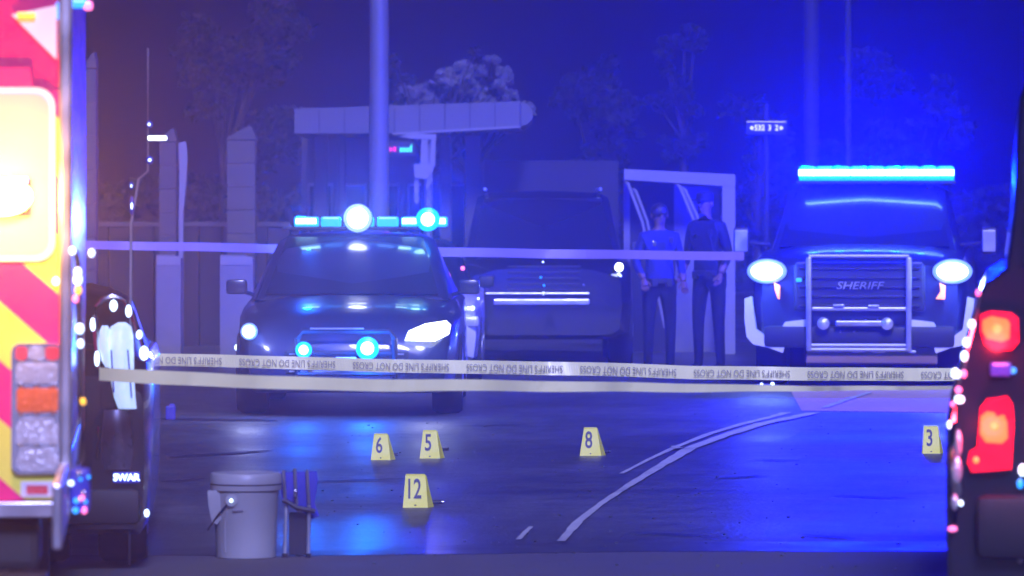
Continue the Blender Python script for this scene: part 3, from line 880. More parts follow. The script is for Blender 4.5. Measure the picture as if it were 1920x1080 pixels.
# bead rows: fluted ribs in the lenses
for (py0, py1, n_, mk) in ((682, 716, 9, 'lens_clear'), (730, 769, 9, 'lens_amber')):
    b = MB()
    for k in range(n_):
        xa, za = ap(35 + k * 8.6, py0); xb, zb_ = ap(39.5 + k * 8.6, py1)
        b.box(((xa + xb) / 2, -.044, (za + zb_) / 2), (xb - xa, .006, za - zb_), .002)
    b.build('lens_flutes', M[mk], cl)
x0, z1 = ap(40, 902); x1, z0 = ap(100, 931)
b = MB(); b.prism([(x0, z0), (x1, z0), (x1, z1), (x0, z1)], -.02, -.0145); rf = b.build('reflector', M['amb_white'], amb)
x0, z1 = ap(50, 909); x1, z0 = ap(90, 925)
b = MB(); b.prism([(x0, z0), (x1, z0), (x1, z1), (x0, z1)], -.024, -.0202); b.build('reflector_lens', M['lens_red'], rf)
# diamond plate kick strip
x1, z1 = ap(131, 940); _, z0 = ap(0, 968)
b = MB(); b.box((x1 - .6, -.02, (z0 + z1) / 2), (1.2, .06, z1 - z0), .004); kp_ = b.build('kick_plate', M['plate'], amb)
b = MB()
for i in range(46):
    for j in range(4):
        xx = x1 - .012 - i * .0085 * 1.2; zz = z0 + .006 + j * .0125
        b.box((xx, -.052, zz), (.008, .006, .003), rot=Matrix.Rotation(R(45 if (i + j) % 2 else -45), 3, 'Y'))
o = b.build('tread_lugs', M['plate'], kp_); o['kind'] = 'stuff'
# under structure
b = MB(); b.box((-1.2, .25, .50), (2.2, .4, .16), .03); b.box((-1.2, 3, .48), (1.1, 5.4, .18)); b.build('chassis', M['black_plastic'], amb)
b = MB(); b.box((-.62, -.12, .40), (1.1, .22, .05), .01); b.build('step', M['black_plastic'], amb)
b = MB(); b.box((-.25, .14, .44), (.09, .05, .12), .01); b.build('tow_bracket', M['steel_tube'], amb)
b = MB(); b.lathe((-.22, .35, .50), [(.03, -.03), (.03, -.12)], 10, 'y'); b.build('exhaust', M['steel_tube'], amb)
wheel(amb, -.30, 1.3, .40, .28); wheel(amb, -W + .3, 1.3, .40, .28); wheel(amb, -.30, 5.0, .40, .28); wheel(amb, -W + .3, 5.0, .40, .28)
b = MB(); b.box((-.02, 1.2, .68), (.03, 5.0, .2), .01); b.build('side_skirt', M['plate'], amb)
# grab rail on the corner, its sparkles painted as glowing beads
b = MB()
def rp(px, py, y=-.02): x, z = ap(px, py); return (x, y, z)
b.tube([rp(140, 470), rp(146, 490), rp(149, 640), rp(150, 740), rp(152, 860), rp(146, 872)], .010, 8)
gr_ = b.build('grab_rail', M['chrome'], amb, smooth=True)
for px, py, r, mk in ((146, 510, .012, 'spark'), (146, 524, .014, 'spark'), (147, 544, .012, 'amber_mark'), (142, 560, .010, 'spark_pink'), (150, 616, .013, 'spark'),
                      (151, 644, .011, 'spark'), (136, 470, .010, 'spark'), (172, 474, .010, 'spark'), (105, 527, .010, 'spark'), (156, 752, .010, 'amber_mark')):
    x, z = ap(px, py); b = MB(); b.ball((x, -.035, z), (r, .01, r * 1.3), 8); b.build('rail_glint', M[mk], gr_, smooth=True)
# faceted reflector at bottom corner, sparkles painted as glowing beads
b = MB(); x, z = ap(150, 918); b.box((x, -.02, z), (.07, .08, .15), .02); hl = b.build('corner_reflector', M['blue_plastic'], amb)
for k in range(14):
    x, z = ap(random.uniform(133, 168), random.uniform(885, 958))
    b = MB(); r = random.uniform(.004, .011); b.ball((x, -.07, z), r, 8); b.build('sparkle_bead', M[random.choice(['spark', 'led_blue_dim', 'chrome', 'chrome', 'spark_pink'])], hl, smooth=True)
# blue marker strip along the top of the side
for px, py, w, h in ((118, 20, .05, .06), (122, 60, .03, .09), (148, 6, .06, .03), (165, 10, .03, .03)):
    x, z = ap(px, py); b = MB(); b.box((x, .02, z), (w, .03, h), .01); b.build('side_flasher', M['led_blue_dim'] if px != 165 else M['spark_pink'], amb)

# ------------------------------------------------------------------ mirrors on a thin mast beyond the ambulance
YM = 22.0
mm = thing('mirror_mast', 'thin upright mast with small round convex mirrors against the orange glow', 'mast', ((262 - 960) * YM / F, YM + .3, 0))
def mp(px, py): return ((px - 262) / S(YM), CH + (HY - py) / S(YM))
b = MB(); x, z = mp(268, 86); x2, z2 = mp(268, 320)
b.tube([(x, 0, z), (x, 0, z2), (mp(250, 330)[0], 0, mp(0, 335)[1]), (mp(236, 0)[0], 0, mp(0, 420)[1]), (mp(232, 0)[0], 0.02, 0.0)], .006, 6)
b.build('rod', M['steel_tube'], mm)
for px, py, rx, rz_ in ((271, 231, .016, .018), (272, 299, .018, .02), (238, 386, .012, .045), (237, 348, .010, .02)):
    x, z = mp(px, py); b = MB(); b.ball((x, -.01, z), (rx, .012, rz_), 12); mo = b.build('mirror_reflection', M['blue_plastic'], mm, smooth=True)  # blue body and glint paint in specks of reflected light
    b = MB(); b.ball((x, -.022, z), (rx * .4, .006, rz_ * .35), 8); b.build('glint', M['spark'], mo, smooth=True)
x, z = mp(286, 257); b = MB(); b.box((x, 0, z), (.085, .03, .02), .008); b.build('strip_lamp', M['headlamp'], mm)

# ------------------------------------------------------------------ dark coupe tail at left
YP = 21.8
cp = thing('dark_coupe', 'dark glossy coupe tail squeezed in beside the ambulance, cyan highlights on its glass', 'car', ((150 - 960) * YP / F, YP, 0), R(3.5))
def cpx(px, py): return ((px - 150) / S(YP), CH + (HY - py) / S(YP))
hw = (284 - 150) / S(YP)
b = MB()
b.loft([(0.0, half(hw * .90, .20, .80, .86, .02, .95)), (0.12, half(hw * .98, .17, .92, .97, .02, .95)), (0.5, half(hw, .16, .97, 1.0, .02, .94)),
        (3.8, half(hw, .16, .93, .96)), (4.3, half(hw * .85, .2, .7, .75))])
b.build('body', M['black_paint'], cp, smooth=True)
b = MB()
b.loft([(0.15, gh(hw * .85, .94, hw * .62, 1.00)), (0.7, gh(hw * .88, .96, hw * .55, 1.21)), (2.0, gh(hw * .88, .96, hw * .55, 1.24)), (2.9, gh(hw * .88, .96, hw * .7, 1.0))])
b.build('roof', M['glass'], cp, smooth=True)
# chrome surround of the window and the lamp
b = MB()
pts = [(186, 690), (182, 640), (178, 600), (180, 575), (193, 562), (212, 556), (232, 562), (247, 585), (258, 620), (270, 655), (275, 678)]
pp = []
for i, (px, py) in enumerate(pts):
    x, z = cpx(px, py); pp.append((x, -.03, z))
b.tube(pp, [.008 + .008 * abs(sin(i * 2.1)) for i in range(len(pp))], 8)
b.build('chrome_surround', M['chrome'], cp, smooth=True)
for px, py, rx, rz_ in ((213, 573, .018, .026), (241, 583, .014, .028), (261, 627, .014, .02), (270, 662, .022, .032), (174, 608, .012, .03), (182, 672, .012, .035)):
    x, z = cpx(px, py); b = MB(); b.ball((x, -.04, z), (rx, .015, rz_), 10); b.build('highlight_bulge', M['spark'], cp, smooth=True)  # reflected highlights painted as glowing bulges
def bulge(rows, y0, m, name, parent):
    """rows of (py, px left, px right, depth): a rounded glossy form standing proud of the body"""
    b = MB(); vs = []; n = 10
    for py, xa, xb, dep in rows:
        for k in range(n + 1):
            t = k / n; x, z = cpx(xa + (xb - xa) * t, py)
            vs.append((x, y0 - dep * sin(pi * t), z))
    fs = [(i * (n + 1) + k, i * (n + 1) + k + 1, (i + 1) * (n + 1) + k + 1, (i + 1) * (n + 1) + k) for i in range(len(rows) - 1) for k in range(n)]
    b.add(vs, fs)
    return b.build(name, m, parent, smooth=True)
M['lens_highlight'] = mat('painted_highlight', (0.7, 0.8, 0.9), 0.25, emit=(0.42, 0.66, 1.0), strength=0.85, nscale=18, namt=0.5, bump=0.6, bscale=30)  # reflected cyan highlight painted into the lens as glow
tl = bulge([(604, 222, 236, .01), (612, 208, 246, .03), (630, 202, 250, .05), (662, 200, 251, .055), (700, 206, 251, .055), (745, 214, 254, .05), (766, 222, 256, .02)], -.045, M['lens_highlight'], 'tail_lamp', cp)
bulge([(610, 192, 202, .01), (620, 187, 208, .02), (648, 186, 210, .03), (676, 191, 212, .02), (688, 198, 208, .005)], -.05, M['lens_highlight'], 'highlight_lobe', tl)
bulge([(768, 196, 240, .01), (800, 192, 246, .03), (850, 190, 250, .02), (880, 196, 244, .005)], -.04, M['chrome_dark'], 'lower_panel', cp)
for a, c_ in (((209, 655), (214, 735)), ((240, 655), (247, 745))):
    b = MB(); x0, z0_ = cpx(*a); x1_, z1_ = cpx(*c_)
    b.tube([(x0, -.085, z0_), (x1_, -.085, z1_)], .004, 6); b.build('lamp_rib', M['blue_plastic'], tl)
b = MB(); x, z = cpx(231, 789); b.ball((x, -.02, z), (.03, .02, .018), 12); b.build('lock_button', M['blue_plastic'], cp, smooth=True)
b = MB(); b.tube([(cpx(186, 800)[0], -.03, cpx(0, 800)[1]), (cpx(182, 860)[0], -.03, cpx(0, 858)[1])], .006, 6); b.build('trim_line', M['chrome'], cp, smooth=True)
b = MB(); x, z = cpx(237, 895); b.box((x, -.03, z), (.12, .02, .05), .006); pl = b.build('badge_plate', M['blue_plastic'], cp)
vs, fs = text_geo('SWAR', .042, .003, offset=.0012)
b = MB(); b.add([v + Vector((x, -.043, z)) for v in vs], fs); b.build('lettering', M['spark'], pl)  # letter shine painted as glow
b = MB(); x, z = cpx(279, 962); b.ball((x - .01, -.02, z), (.012, .012, .018), 8); b.build('reflector', M['spark'], cp, smooth=True)  # the reflector's bright return is painted as glow
wheel(cp, hw - .14, .8, .32, .22); wheel(cp, -hw + .14, .8, .32, .22)
b = MB(); b.box((0, .02, .30), (hw * 1.7, .1, .16), .04); b.build('rear_bumper', M['black_plastic'], cp, smooth=True)

# ------------------------------------------------------------------ near vehicle at right edge
YR = 17.0
rv = thing('dark_suv', 'dark SUV tail with two glowing red lamps, cut by the right edge', 'suv', ((1775 - 960) * YR / F, YR, 0), R(-5.6))
def rpx(px, py): return ((px - 1775) / S(YR), CH + (HY - py) / S(YR))
def rhalf(pts, cx):  # full ring around centre line cx
    return pts
b = MB()
ring = [rpx(1782, 1190), rpx(1776, 1080), rpx(1774, 960), rpx(1774, 800), rpx(1782, 740), rpx(1800, 680), rpx(1816, 620), rpx(1832, 560), rpx(1846, 532), rpx(1886, 505), rpx(1900, 400), rpx(1912, 180), rpx(1945, 100)]
cxr = 1.0
full = ring + [(2 * cxr - x, z) for x, z in reversed(ring)]
def ringat(y, k, dz=0): return [Vector((cxr + (x - cxr) * k, y, z + dz * (z - .2))) for x, z in full]
rings = [ringat(0, .985), ringat(.04, 1.0), ringat(.6, 1.0), ringat(4.3, 1.0), ringat(4.7, .92)]
n = len(full); vv = [v for r_ in rings for v in r_]
ff = [(i * n + k, i * n + (k + 1) % n, (i + 1) * n + (k + 1) % n, (i + 1) * n + k) for i in range(len(rings) - 1) for k in range(n)]
ff += [tuple(range(n)), tuple((len(rings) - 1) * n + k for k in range(n))[::-1]]
b.add(vv, ff); b.build('body', M['black_paint'], rv, smooth=True)
b = MB(); b.prism([rpx(1912, 500), rpx(1914, 400), rpx(1925, 200), (1.6, 2.0), (1.6, rpx(0, 500)[1])], -.012, -.002); b.build('rear_window', M['glass'], rv)
def blob(pts, y0, y1, m, name, parent):
    b = MB(); b.prism([rpx(*p) for p in pts], y0, y1); return b.build(name, m, parent)
t1 = blob([(1838, 590), (1856, 583), (1895, 586), (1908, 596), (1909, 640), (1896, 655), (1868, 656), (1846, 645), (1838, 620)], -.045, 0, M['tail_red'], 'tail_lamp', rv)
blob([(1842, 600), (1858, 592), (1888, 598), (1893, 606), (1892, 634), (1878, 640), (1850, 634), (1842, 620)], -.055, -.046, M['tail_orange'], 'lamp_lens', t1)
b = MB(); x, z = rpx(1869, 616); b.lathe((x, -.056, z), [(.018, 0), (.014, -.008), (.004, -.01)], 16, 'y'); b.build('bulb', M['tail_centre'], t1, smooth=True)
t2 = blob([(1838, 764), (1850, 748), (1888, 742), (1898, 756), (1900, 800), (1896, 878), (1850, 882), (1822, 884), (1814, 866), (1818, 846), (1832, 838)], -.045, 0, M['tail_red'], 'tail_lamp', rv)
blob([(1838, 780), (1850, 770), (1864, 772), (1868, 780), (1882, 776), (1888, 790), (1889, 820), (1878, 830), (1848, 828), (1837, 812)], -.055, -.046, M['tail_orange'], 'lamp_lens', t2)
b = MB(); x, z = rpx(1864, 797); b.lathe((x, -.056, z), [(.016, 0), (.012, -.008), (.004, -.01)], 16, 'y'); b.build('bulb', M['tail_centre'], t2, smooth=True)
b = MB(); x, z = rpx(1830, 861); b.ball((x, -.047, z), (.011, .006, .012), 10); b.build('bulb', M['tail_centre'], t2, smooth=True)
b = MB(); x, z = rpx(1876, 692); b.box((x, -.02, z), (.075, .03, .05), .012); b.build('latch', mat('latch_blue', (.05, .08, .5), .3), rv)
b = MB(); x, z = rpx(1899, 694); b.ball((x, -.02, z), .012, 8); b.build('latch_lamp', M['led_blue_dim'], rv)
# chrome trim along the corner with body reflections painted as glowing beads
b = MB()
pts = [(1838, 548), (1826, 600), (1816, 640), (1806, 690), (1792, 730), (1784, 790), (1786, 850), (1796, 920), (1790, 980)]
pp = [(rpx(*p)[0], -.03, rpx(*p)[1]) for p in pts]
b.tube(pp, [.006, .009, .010, .012, .012, .018, .022, .02, .008], 8); ct = b.build('corner_trim', M['chrome'], rv, smooth=True)
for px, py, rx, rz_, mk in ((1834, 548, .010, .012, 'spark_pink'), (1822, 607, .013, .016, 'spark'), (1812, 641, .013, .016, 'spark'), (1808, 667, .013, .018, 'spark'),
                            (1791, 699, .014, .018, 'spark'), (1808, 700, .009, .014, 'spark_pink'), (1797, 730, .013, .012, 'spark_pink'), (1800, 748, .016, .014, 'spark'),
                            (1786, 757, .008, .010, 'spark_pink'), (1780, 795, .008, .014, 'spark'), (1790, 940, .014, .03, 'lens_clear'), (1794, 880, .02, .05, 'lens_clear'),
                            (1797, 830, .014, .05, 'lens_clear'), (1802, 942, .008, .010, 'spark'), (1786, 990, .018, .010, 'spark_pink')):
    x, z = rpx(px, py); b = MB(); b.ball((x, -.045, z), (rx, .012, rz_), 10); b.build('trim_glow_bead', M[mk], ct, smooth=True)
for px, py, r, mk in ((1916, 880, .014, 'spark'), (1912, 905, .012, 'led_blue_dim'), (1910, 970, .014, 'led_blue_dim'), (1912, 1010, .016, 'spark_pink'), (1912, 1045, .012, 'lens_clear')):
    x, z = rpx(px, py); b = MB(); b.ball((x, -.03, z), (r, .012, r * 1.5), 10); b.build('tail_bead', M[mk], rv, smooth=True)  # small glowing and clear beads on the tail
b = MB(); b.box((.95, -.03, .52), (1.7, .12, .22), .04); b.build('rear_bumper', M['black_plastic'], rv, smooth=True)
wheel(rv, .16, .9, .37, .25); wheel(rv, 1.84, .9, .37, .25)
lamp('tail_glow', (rpx(1868, 0)[0], -.14, rpx(0, 640)[1]), 5, (1.0, .03, .06), rv, .04)
lamp('tail_glow', (rpx(1860, 0)[0], -.14, rpx(0, 800)[1]), 5, (1.0, .03, .06), rv, .04)

# ------------------------------------------------------------------ evidence markers
def marker(px, py, num, h, tw, bw, label, rz=0.0, tilt=0):
    g = G(px, py)
    t = thing('evidence_marker', label, 'evidence marker', g, rz, 'yellow numbered evidence markers on the road')
    d = .045
    # A-frame: front and back boards meeting near the top, folded side gusset on the right
    th = .004
    tx = tw / 2; bx = bw / 2
    b = MB()
    b.add([(-bx, -d, 0), (bx, -d, 0), (tx, -.006, h), (-tx, -.006, h), (-bx, -d + th, 0), (bx, -d + th, 0), (tx, -.006 + th, h), (-tx, -.006 + th, h)],
          [(0, 1, 2, 3), (4, 7, 6, 5), (0, 4, 5, 1), (1, 5, 6, 2), (2, 6, 7, 3), (3, 7, 4, 0)])
    fb = b.build('front_board', M['yellow_card'], t)
    b = MB()
    b.add([(-bx, d, 0), (bx + .03, d, 0), (tx + .004, .008, h), (-tx, .008, h), (-bx, d - th, 0), (bx + .03, d - th, 0), (tx + .004, .008 - th, h), (-tx, .008 - th, h)],
          [(3, 2, 1, 0), (5, 6, 7, 4), (1, 5, 4, 0), (2, 6, 5, 1), (3, 7, 6, 2), (0, 4, 7, 3)])
    b.build('back_board', M['yellow_card'], t)
    b = MB()
    b.add([(bx * .995, -d + .001, 0), (bx + .03, d - .001, 0), (tx + .003, .004, h * .995), (tx - .001, -.003, h * .995)], [(0, 1, 2, 3)])
    b.build('side_gusset', M['yellow_card'], t)
    b = MB(); b.box((0, 0, h + .002), (tw * .96, .016, .008), .002); b.build('ridge', M['yellow_card'], t)
    vs, fs = text_geo(num, h * .62 * 1.38, .0012, offset=h * .012, sx=.66 if len(num) == 1 else .60)
    sl_ = (d - .006) / h
    b = MB(); b.add([Vector((v.x - bw * .08, v.y - .002 - d + sl_ * (v.z + h * .55), v.z + h * .55)) for v in vs], fs)
    b.build('numeral', M['ink'], fb)
    b = MB(); b.box((0, -d + sl_ * .014 - .002, .014), (.01, .002, .006)); b.build('small_print', M['ink'], fb)
    return t, g
mk = [(714, 862, '6', .165, .088, .128, 'yellow numbered marker reading 6, leftmost on the road', .0),
      (806, 859, '5', .178, .090, .132, 'yellow numbered marker reading 5, beside a small dark casing', .0),
      (1107, 854, '8', .180, .086, .142, 'yellow numbered marker reading 8, in the middle of the road', .0),
      (1745, 850, '3', .180, .098, .118, 'yellow numbered marker reading 3, by the dark SUV tail', .0),
      (779, 951, '12', .175, .108, .136, 'yellow numbered marker reading 12, nearest of the five', .0)]
for a in mk:
    marker(*a)
# dark casings / small evidence pieces beside the markers
for px, py, lab, sz in ((831, 846, 'small dark shiny piece lying right of marker 5', .03), (738, 856, 'tiny dark piece lying at the foot of the leftmost marker', .02),
                        (1137, 850, 'tiny dark piece lying right of the middle marker with an eight', .02), (819, 946, 'dark reddish casing with bright tip right of marker 12', .03)):
    g = G(px, py)
    t = thing('casing', lab, 'casing', g, random.random() * .6 - .3, 'small pieces of evidence on the road')
    b = MB(); b.tube([(-sz, 0, .012), (sz, 0, .014)], [.012, .010], 10)
    b.build('shell', M['ink'], t, smooth=True)
    b = MB(); b.tube([(sz, 0, .014), (sz + .008, 0, .014)], [.012, .011], 10)
    b.build('rim', M['chrome'], t, smooth=True)

# ------------------------------------------------------------------ bucket
YB = 22.75
g = G(458, 1049, .004)
bk = thing('bucket', 'pale plastic bucket with tall lid and hanging wire handle, in the left foreground', 'bucket', (g.x, g.y + .14, .004))
s_ = S(YB)
def w_(px): return px / s_
H = 160 / s_
b = MB()
b.lathe((0, 0, 0), [(w_(54), 0), (w_(56), .004), (w_(61), H * .70), (w_(62), H * .80)], 40)
b.build('pail', M['bucket'], bk, smooth=True)
b = MB()
b.lathe((0, 0, 0), [(w_(64), H * .79), (w_(67), H * .80), (w_(67.5), H * .855), (w_(66), H * .865), (w_(67.5), H * .875), (w_(67), H * .975), (w_(64), H), (w_(20), H * 1.002)], 40)
b.build('lid', M['bucket'], bk, smooth=True)
b = MB()
b.lathe((0, 0, 0), [(w_(67.9), H * .860), (w_(68.1), H * .866), (w_(67.9), H * .872)], 40)
b.build('seal_band', M['ink'], bk, smooth=True)
# splayed lug skirt under the rim on the left
b = MB()
poly = [(-w_(70), H * .80), (-w_(20), H * .80), (-w_(28), H * .60), (-w_(52), H * .40), (-w_(62), H * .44), (-w_(68), H * .62)]
b.prism(poly, -w_(40), -w_(36)); b.build('side_flap', M['bucket'], bk)
b = MB()
hx = -w_(24); hz = H * .69
pts = [(hx, -w_(62), hz)]
for k in range(1, 9):
    t = k / 8
    pts.append((hx + (-w_(70) - hx) * t, -w_(62) + w_(30) * t, hz - H * .36 * t + H * .10 * t * (1 - t)))
b.tube(pts, .0045, 6); ha = b.build('wire_handle', M['ink'], bk, smooth=True)
b = MB(); b.ball((hx, -w_(64), hz), .009, 10); b.build('handle_pivot', M['spark'], ha, smooth=True)  # pivot glint painted as glow
b = MB(); b.lathe((hx, -w_(57), hz), [(.03, 0), (.028, -.012), (.01, -.014)], 16, 'y'); b.build('handle_boss', M['bucket'], bk, smooth=True)
for (px, a, c_) in ((-36, .08, .52), (12, .02, .30)):
    xx = w_(px); yy = -math.sqrt(max(0, w_(57) ** 2 - xx ** 2)) - .003
    b = MB(); b.box((xx, yy, H * (a + c_) / 2), (.004, .006, H * (c_ - a))); b.build('moulded_rib', M['bucket'], bk)
b = MB(); xx = -w_(12); b.box((xx, -w_(61), H * .57), (.05, .006, .010), .002); b.build('embossed_mark', M['grey_paint'], bk)

# ------------------------------------------------------------------ folding stand beside the bucket
g = G(556, 1047, .004)
fs_ = thing('folding_stand', 'dark folded tripod stand with pale metal tubes, right beside the bucket', 'tripod', (g.x, g.y + .1, .004))
def q(px, py): return ((px - 556) / s_, (1049 - py) / s_)
for (a, c_, yy) in (((533, 1047), (535, 950), -.05), ((577, 1046), (578, 950), -.05), ((556, 1040), (557, 950), .08)):
    b = MB(); x0, z0_ = q(*a); x1_, z1_ = q(*c_)
    b.tube([(x0, yy, max(0.008, z0_)), (x1_, yy * .5, z1_)], .009, 8); lg = b.build('leg', M['steel_tube'], fs_, smooth=True)
    b = MB(); b.tube([(x0, yy, .0), (x0, yy, .02)], .013, 8); b.build('rubber_foot', M['rubber'], lg)
for px, y0, y1 in ((530, 885, 948), (551, 882, 950), (574, 884, 948)):
    b = MB(); x0, z0_ = q(px, y0); x1_, z1_ = q(px + 4, y1); b.tube([(x0, -.02, z0_), (x1_, -.03, z1_)], .008, 8); b.build('upper_tube', M['satin_metal'], fs_, smooth=True)
b = MB()
poly = [q(*p) for p in [(522, 890), (592, 888), (594, 905), (588, 950), (596, 972), (584, 978), (556, 956), (536, 952), (526, 940)]]
b.prism(poly, .0, .05); b.build('fabric_sleeve', M['blue_plastic'], fs_)
b = MB(); b.tube([q(530, 940)[:1] + (-.05, q(0, 940)[1]), q(556, 952)[:1] + (-.06, q(0, 955)[1]), q(590, 958)[:1] + (-.05, q(0, 962)[1])], .012, 8); b.build('strap', M['ink'], fs_, smooth=True)
b = MB(); x0, z0_ = q(553, 928); b.ball((x0, -.05, z0_), (.010, .01, .024), 10); b.build('clamp', M['chrome'], fs_, smooth=True)
b = MB(); b.prism([q(540, 1046), q(572, 1046), q(574, 965), q(540, 965)], .0, .03); b.build('inner_panel', M['ink'], fs_)

# small blue block by the kerb and dots under the tape
g = G(320, 788)
b = MB(); b.box((0, 0, .055), (.075, .06, .11), .012); b.box((.01, 0, .115), (.04, .04, .02), .006)
o = b.build('blue_block', M['blue_plastic']); o.location = (g.x, g.y, .004); tag(o, 'small blue plastic block standing on the road left of the police car', 'block')
for px, py, lab in ((471, 728, 'small shiny piece on the ground under the left of the lower tape'), (1442, 722, 'pair of small bright studs on the ground below the pickup')):
    g = G(px, py + 4)
    t = thing('road_stud', lab, 'road stud', g, 0, 'small shiny pieces on the ground')
    b = MB(); b.box((-.03, 0, .015), (.18, .06, .03), .01); st = b.build('base', M['blue_plastic'], t)
    b = MB(); b.ball((.03, -.03, .03), .018, 8)
    if px > 1000: b.ball((-.07, -.03, .028), .014, 8)
    b.build('lens', M['spark'], t, smooth=True)  # reflector shine painted as glow

# ------------------------------------------------------------------ barrier tapes
def interp(pts, x):
    for a, c in zip(pts[:-1], pts[1:]):
        if a[0] <= x <= c[0]:
            t = (x - a[0]) / (c[0] - a[0]); t2 = t * t * (3 - 2 * t)
            return [a[i] + (c[i] - a[i]) * t for i in range(len(a))]
    return list(pts[-1] if x > pts[-1][0] else pts[0])
def tape(pts, m, label, texts=None, ink=None, wob=0.0):
    """pts: (px, py centre, half height px, Y)"""
    b = MB(); n = 420; A = []; B = []
    x0, x1 = pts[0][0], pts[-1][0]
    for k in range(n + 1):
        px = x0 + (x1 - x0) * k / n
        _, py, hh, Y = interp(pts, px)
        py += wob * noise.noise(Vector((px * .006, 1.7, 0)))
        a = P(px, py - hh, Y); c = P(px, py + hh, Y)
        lean = .014 * noise.noise(Vector((px * .010, 9, 0))) + .005 * noise.noise(Vector((px * .05, 4, 0)))
        a.y += lean; c.y -= lean
        A.append(a); B.append(c)
    vs = A + B + [v + Vector((0, .0008, 0)) for v in A + B]
    m1 = n + 1; fs = []
    for i in range(n):
        fs.append((i, i + 1, m1 + i + 1, m1 + i)); fs.append((2 * m1 + i, 3 * m1 + i, 3 * m1 + i + 1, 2 * m1 + i + 1))
    b.add(vs, fs)
    o = b.build('barrier_tape', m)
    tag(o, label, 'barrier tape', 'barrier tapes strung across the road')
    if texts:
        for (cx, wpx, faint) in texts:
            tv, tf = text_geo("SHERIFF'S LINE DO NOT CROSS", .05, 0.0)
            wmax = max(v.x for v in tv) - min(v.x for v in tv)
            hmax = max(v.z for v in tv) - min(v.z for v in tv)
            nv = []
            for v in tv:
                u = -v.x / wmax; w = -v.z / hmax           # turned upside down
                px = cx + u * wpx
                _, py, hh, Y = interp(pts, px)
                py += wob * noise.noise(Vector((px * .006, 1.7, 0)))
                p = P(px, py - w * 13.5, Y); p.y -= .016
                nv.append(p)
            bb = MB(); bb.add(nv, tf); bb.build('lettering', ink, o)
    return o
up = [(60, 664, 11, 27.2), (280, 674, 11.5, 27.2), (560, 681, 12, 27.2), (860, 689, 12.5, 27.2), (1100, 692, 12.5, 27.2), (1300, 698, 12.5, 27.2), (1540, 701, 12.5, 27.2), (1790, 703, 12, 27.2), (1960, 704, 12, 27.2)]
tx = [(1604 + 213 * k, 180, 0) for k in range(-7, 2)]
tape(up, M['tape'], 'pale yellow sheriff tape with upside-down lettering, upper of the two near tapes', tx, M['tape_ink'], 2.0)
lo = [(px_, py_, h_, 21.3 + 2.7 * (px_ - 186) / 1774) for px_, py_, h_ in ((186, 702, 12), (300, 708, 13), (450, 716, 12.5), (700, 722, 11.5), (1000, 725, 10), (1300, 727, 8), (1500, 728, 5), (1800, 728, 3), (1960, 728, 2.5))]
tape(lo, M['tape'], 'pale twisted plain tape sagging just below the lettered tape', None, None, 3.0)
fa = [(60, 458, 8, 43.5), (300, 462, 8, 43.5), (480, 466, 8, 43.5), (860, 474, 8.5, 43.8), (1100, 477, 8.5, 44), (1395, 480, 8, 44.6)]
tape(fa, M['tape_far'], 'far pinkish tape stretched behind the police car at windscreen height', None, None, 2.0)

# ------------------------------------------------------------------ people
def std_person(px, base_py, Y, hgt, label, shirt, trousers, hair, rz, lean=0.0, arm='down'):
    k = hgt / 1.75
    J = [(0, 0, .95), (0, .0, 1.15), (0, 0 - lean * .5, 1.38), (0, -lean, 1.49), (0, -lean - .01, 1.56), (0, -lean - .015, 1.64), (0, -lean - .01, 1.72),
         (.17, -lean * .8, 1.43), (.23, -lean * .5 + .02, 1.16), (.22, -.14, .97), (-.17, -lean * .8, 1.43), (-.24, -lean * .5 + .02, 1.16), (-.20, -.16, 1.0),
         (.10, 0, .90), (.115, -.01, .50), (.12, .02, .08), (.13, -.13, .04), (-.10, 0, .90), (-.115, -.02, .50), (-.12, .0, .08), (-.13, -.15, .04)]
    Rd = [(.15, .11), (.135, .10), (.17, .115), (.06, .06), (.052, .055), (.075, .088), (.06, .07),
          .062, .048, .034, .062, .048, .034, .092, .062, .045, .04, .092, .062, .045, .04]
    E = [(0, 1), (1, 2), (2, 3), (3, 4), (4, 5), (5, 6), (2, 7), (7, 8), (8, 9), (2, 10), (10, 11), (11, 12), (0, 13), (13, 14), (14, 15), (15, 16), (0, 17), (17, 18), (18, 19), (19, 20)]
    J = [(a * k, c * k, d * k) for a, c, d in J]
    Rd = [(r[0] * k, r[1] * k) if isinstance(r, tuple) else r * k for r in Rd]
    def cuff(c):
        return c.z > 1.50 * k or (abs(c.x) > .15 * k and c.y < -.08 * k and .9 * k < c.z < 1.06 * k)
    x = (px - 960) * Y / F
    return person('person', (x, Y, 0), rz, J, Rd, E, label, shirt, trousers, .96 * k, cuff,
                  (0, (-lean - .015) * k, 1.645 * k), hair, [(J[9], (0, -.35, -.6), -1), (J[12], (0, -.35, -.6), 1)])
r1, _ = std_person(1236, 0, 48.0, 1.68, 'person in a bright blue shirt standing between SUV and pickup', M['shirt_blue'], M['uniform_dark'], 'hair', R(12))
r2, _ = std_person(1330, 0, 49.0, 1.80, 'person in dark uniform and cap standing beside the pickup', M['uniform_dark'], M['uniform_dark'], 'cap', R(-35), .06)

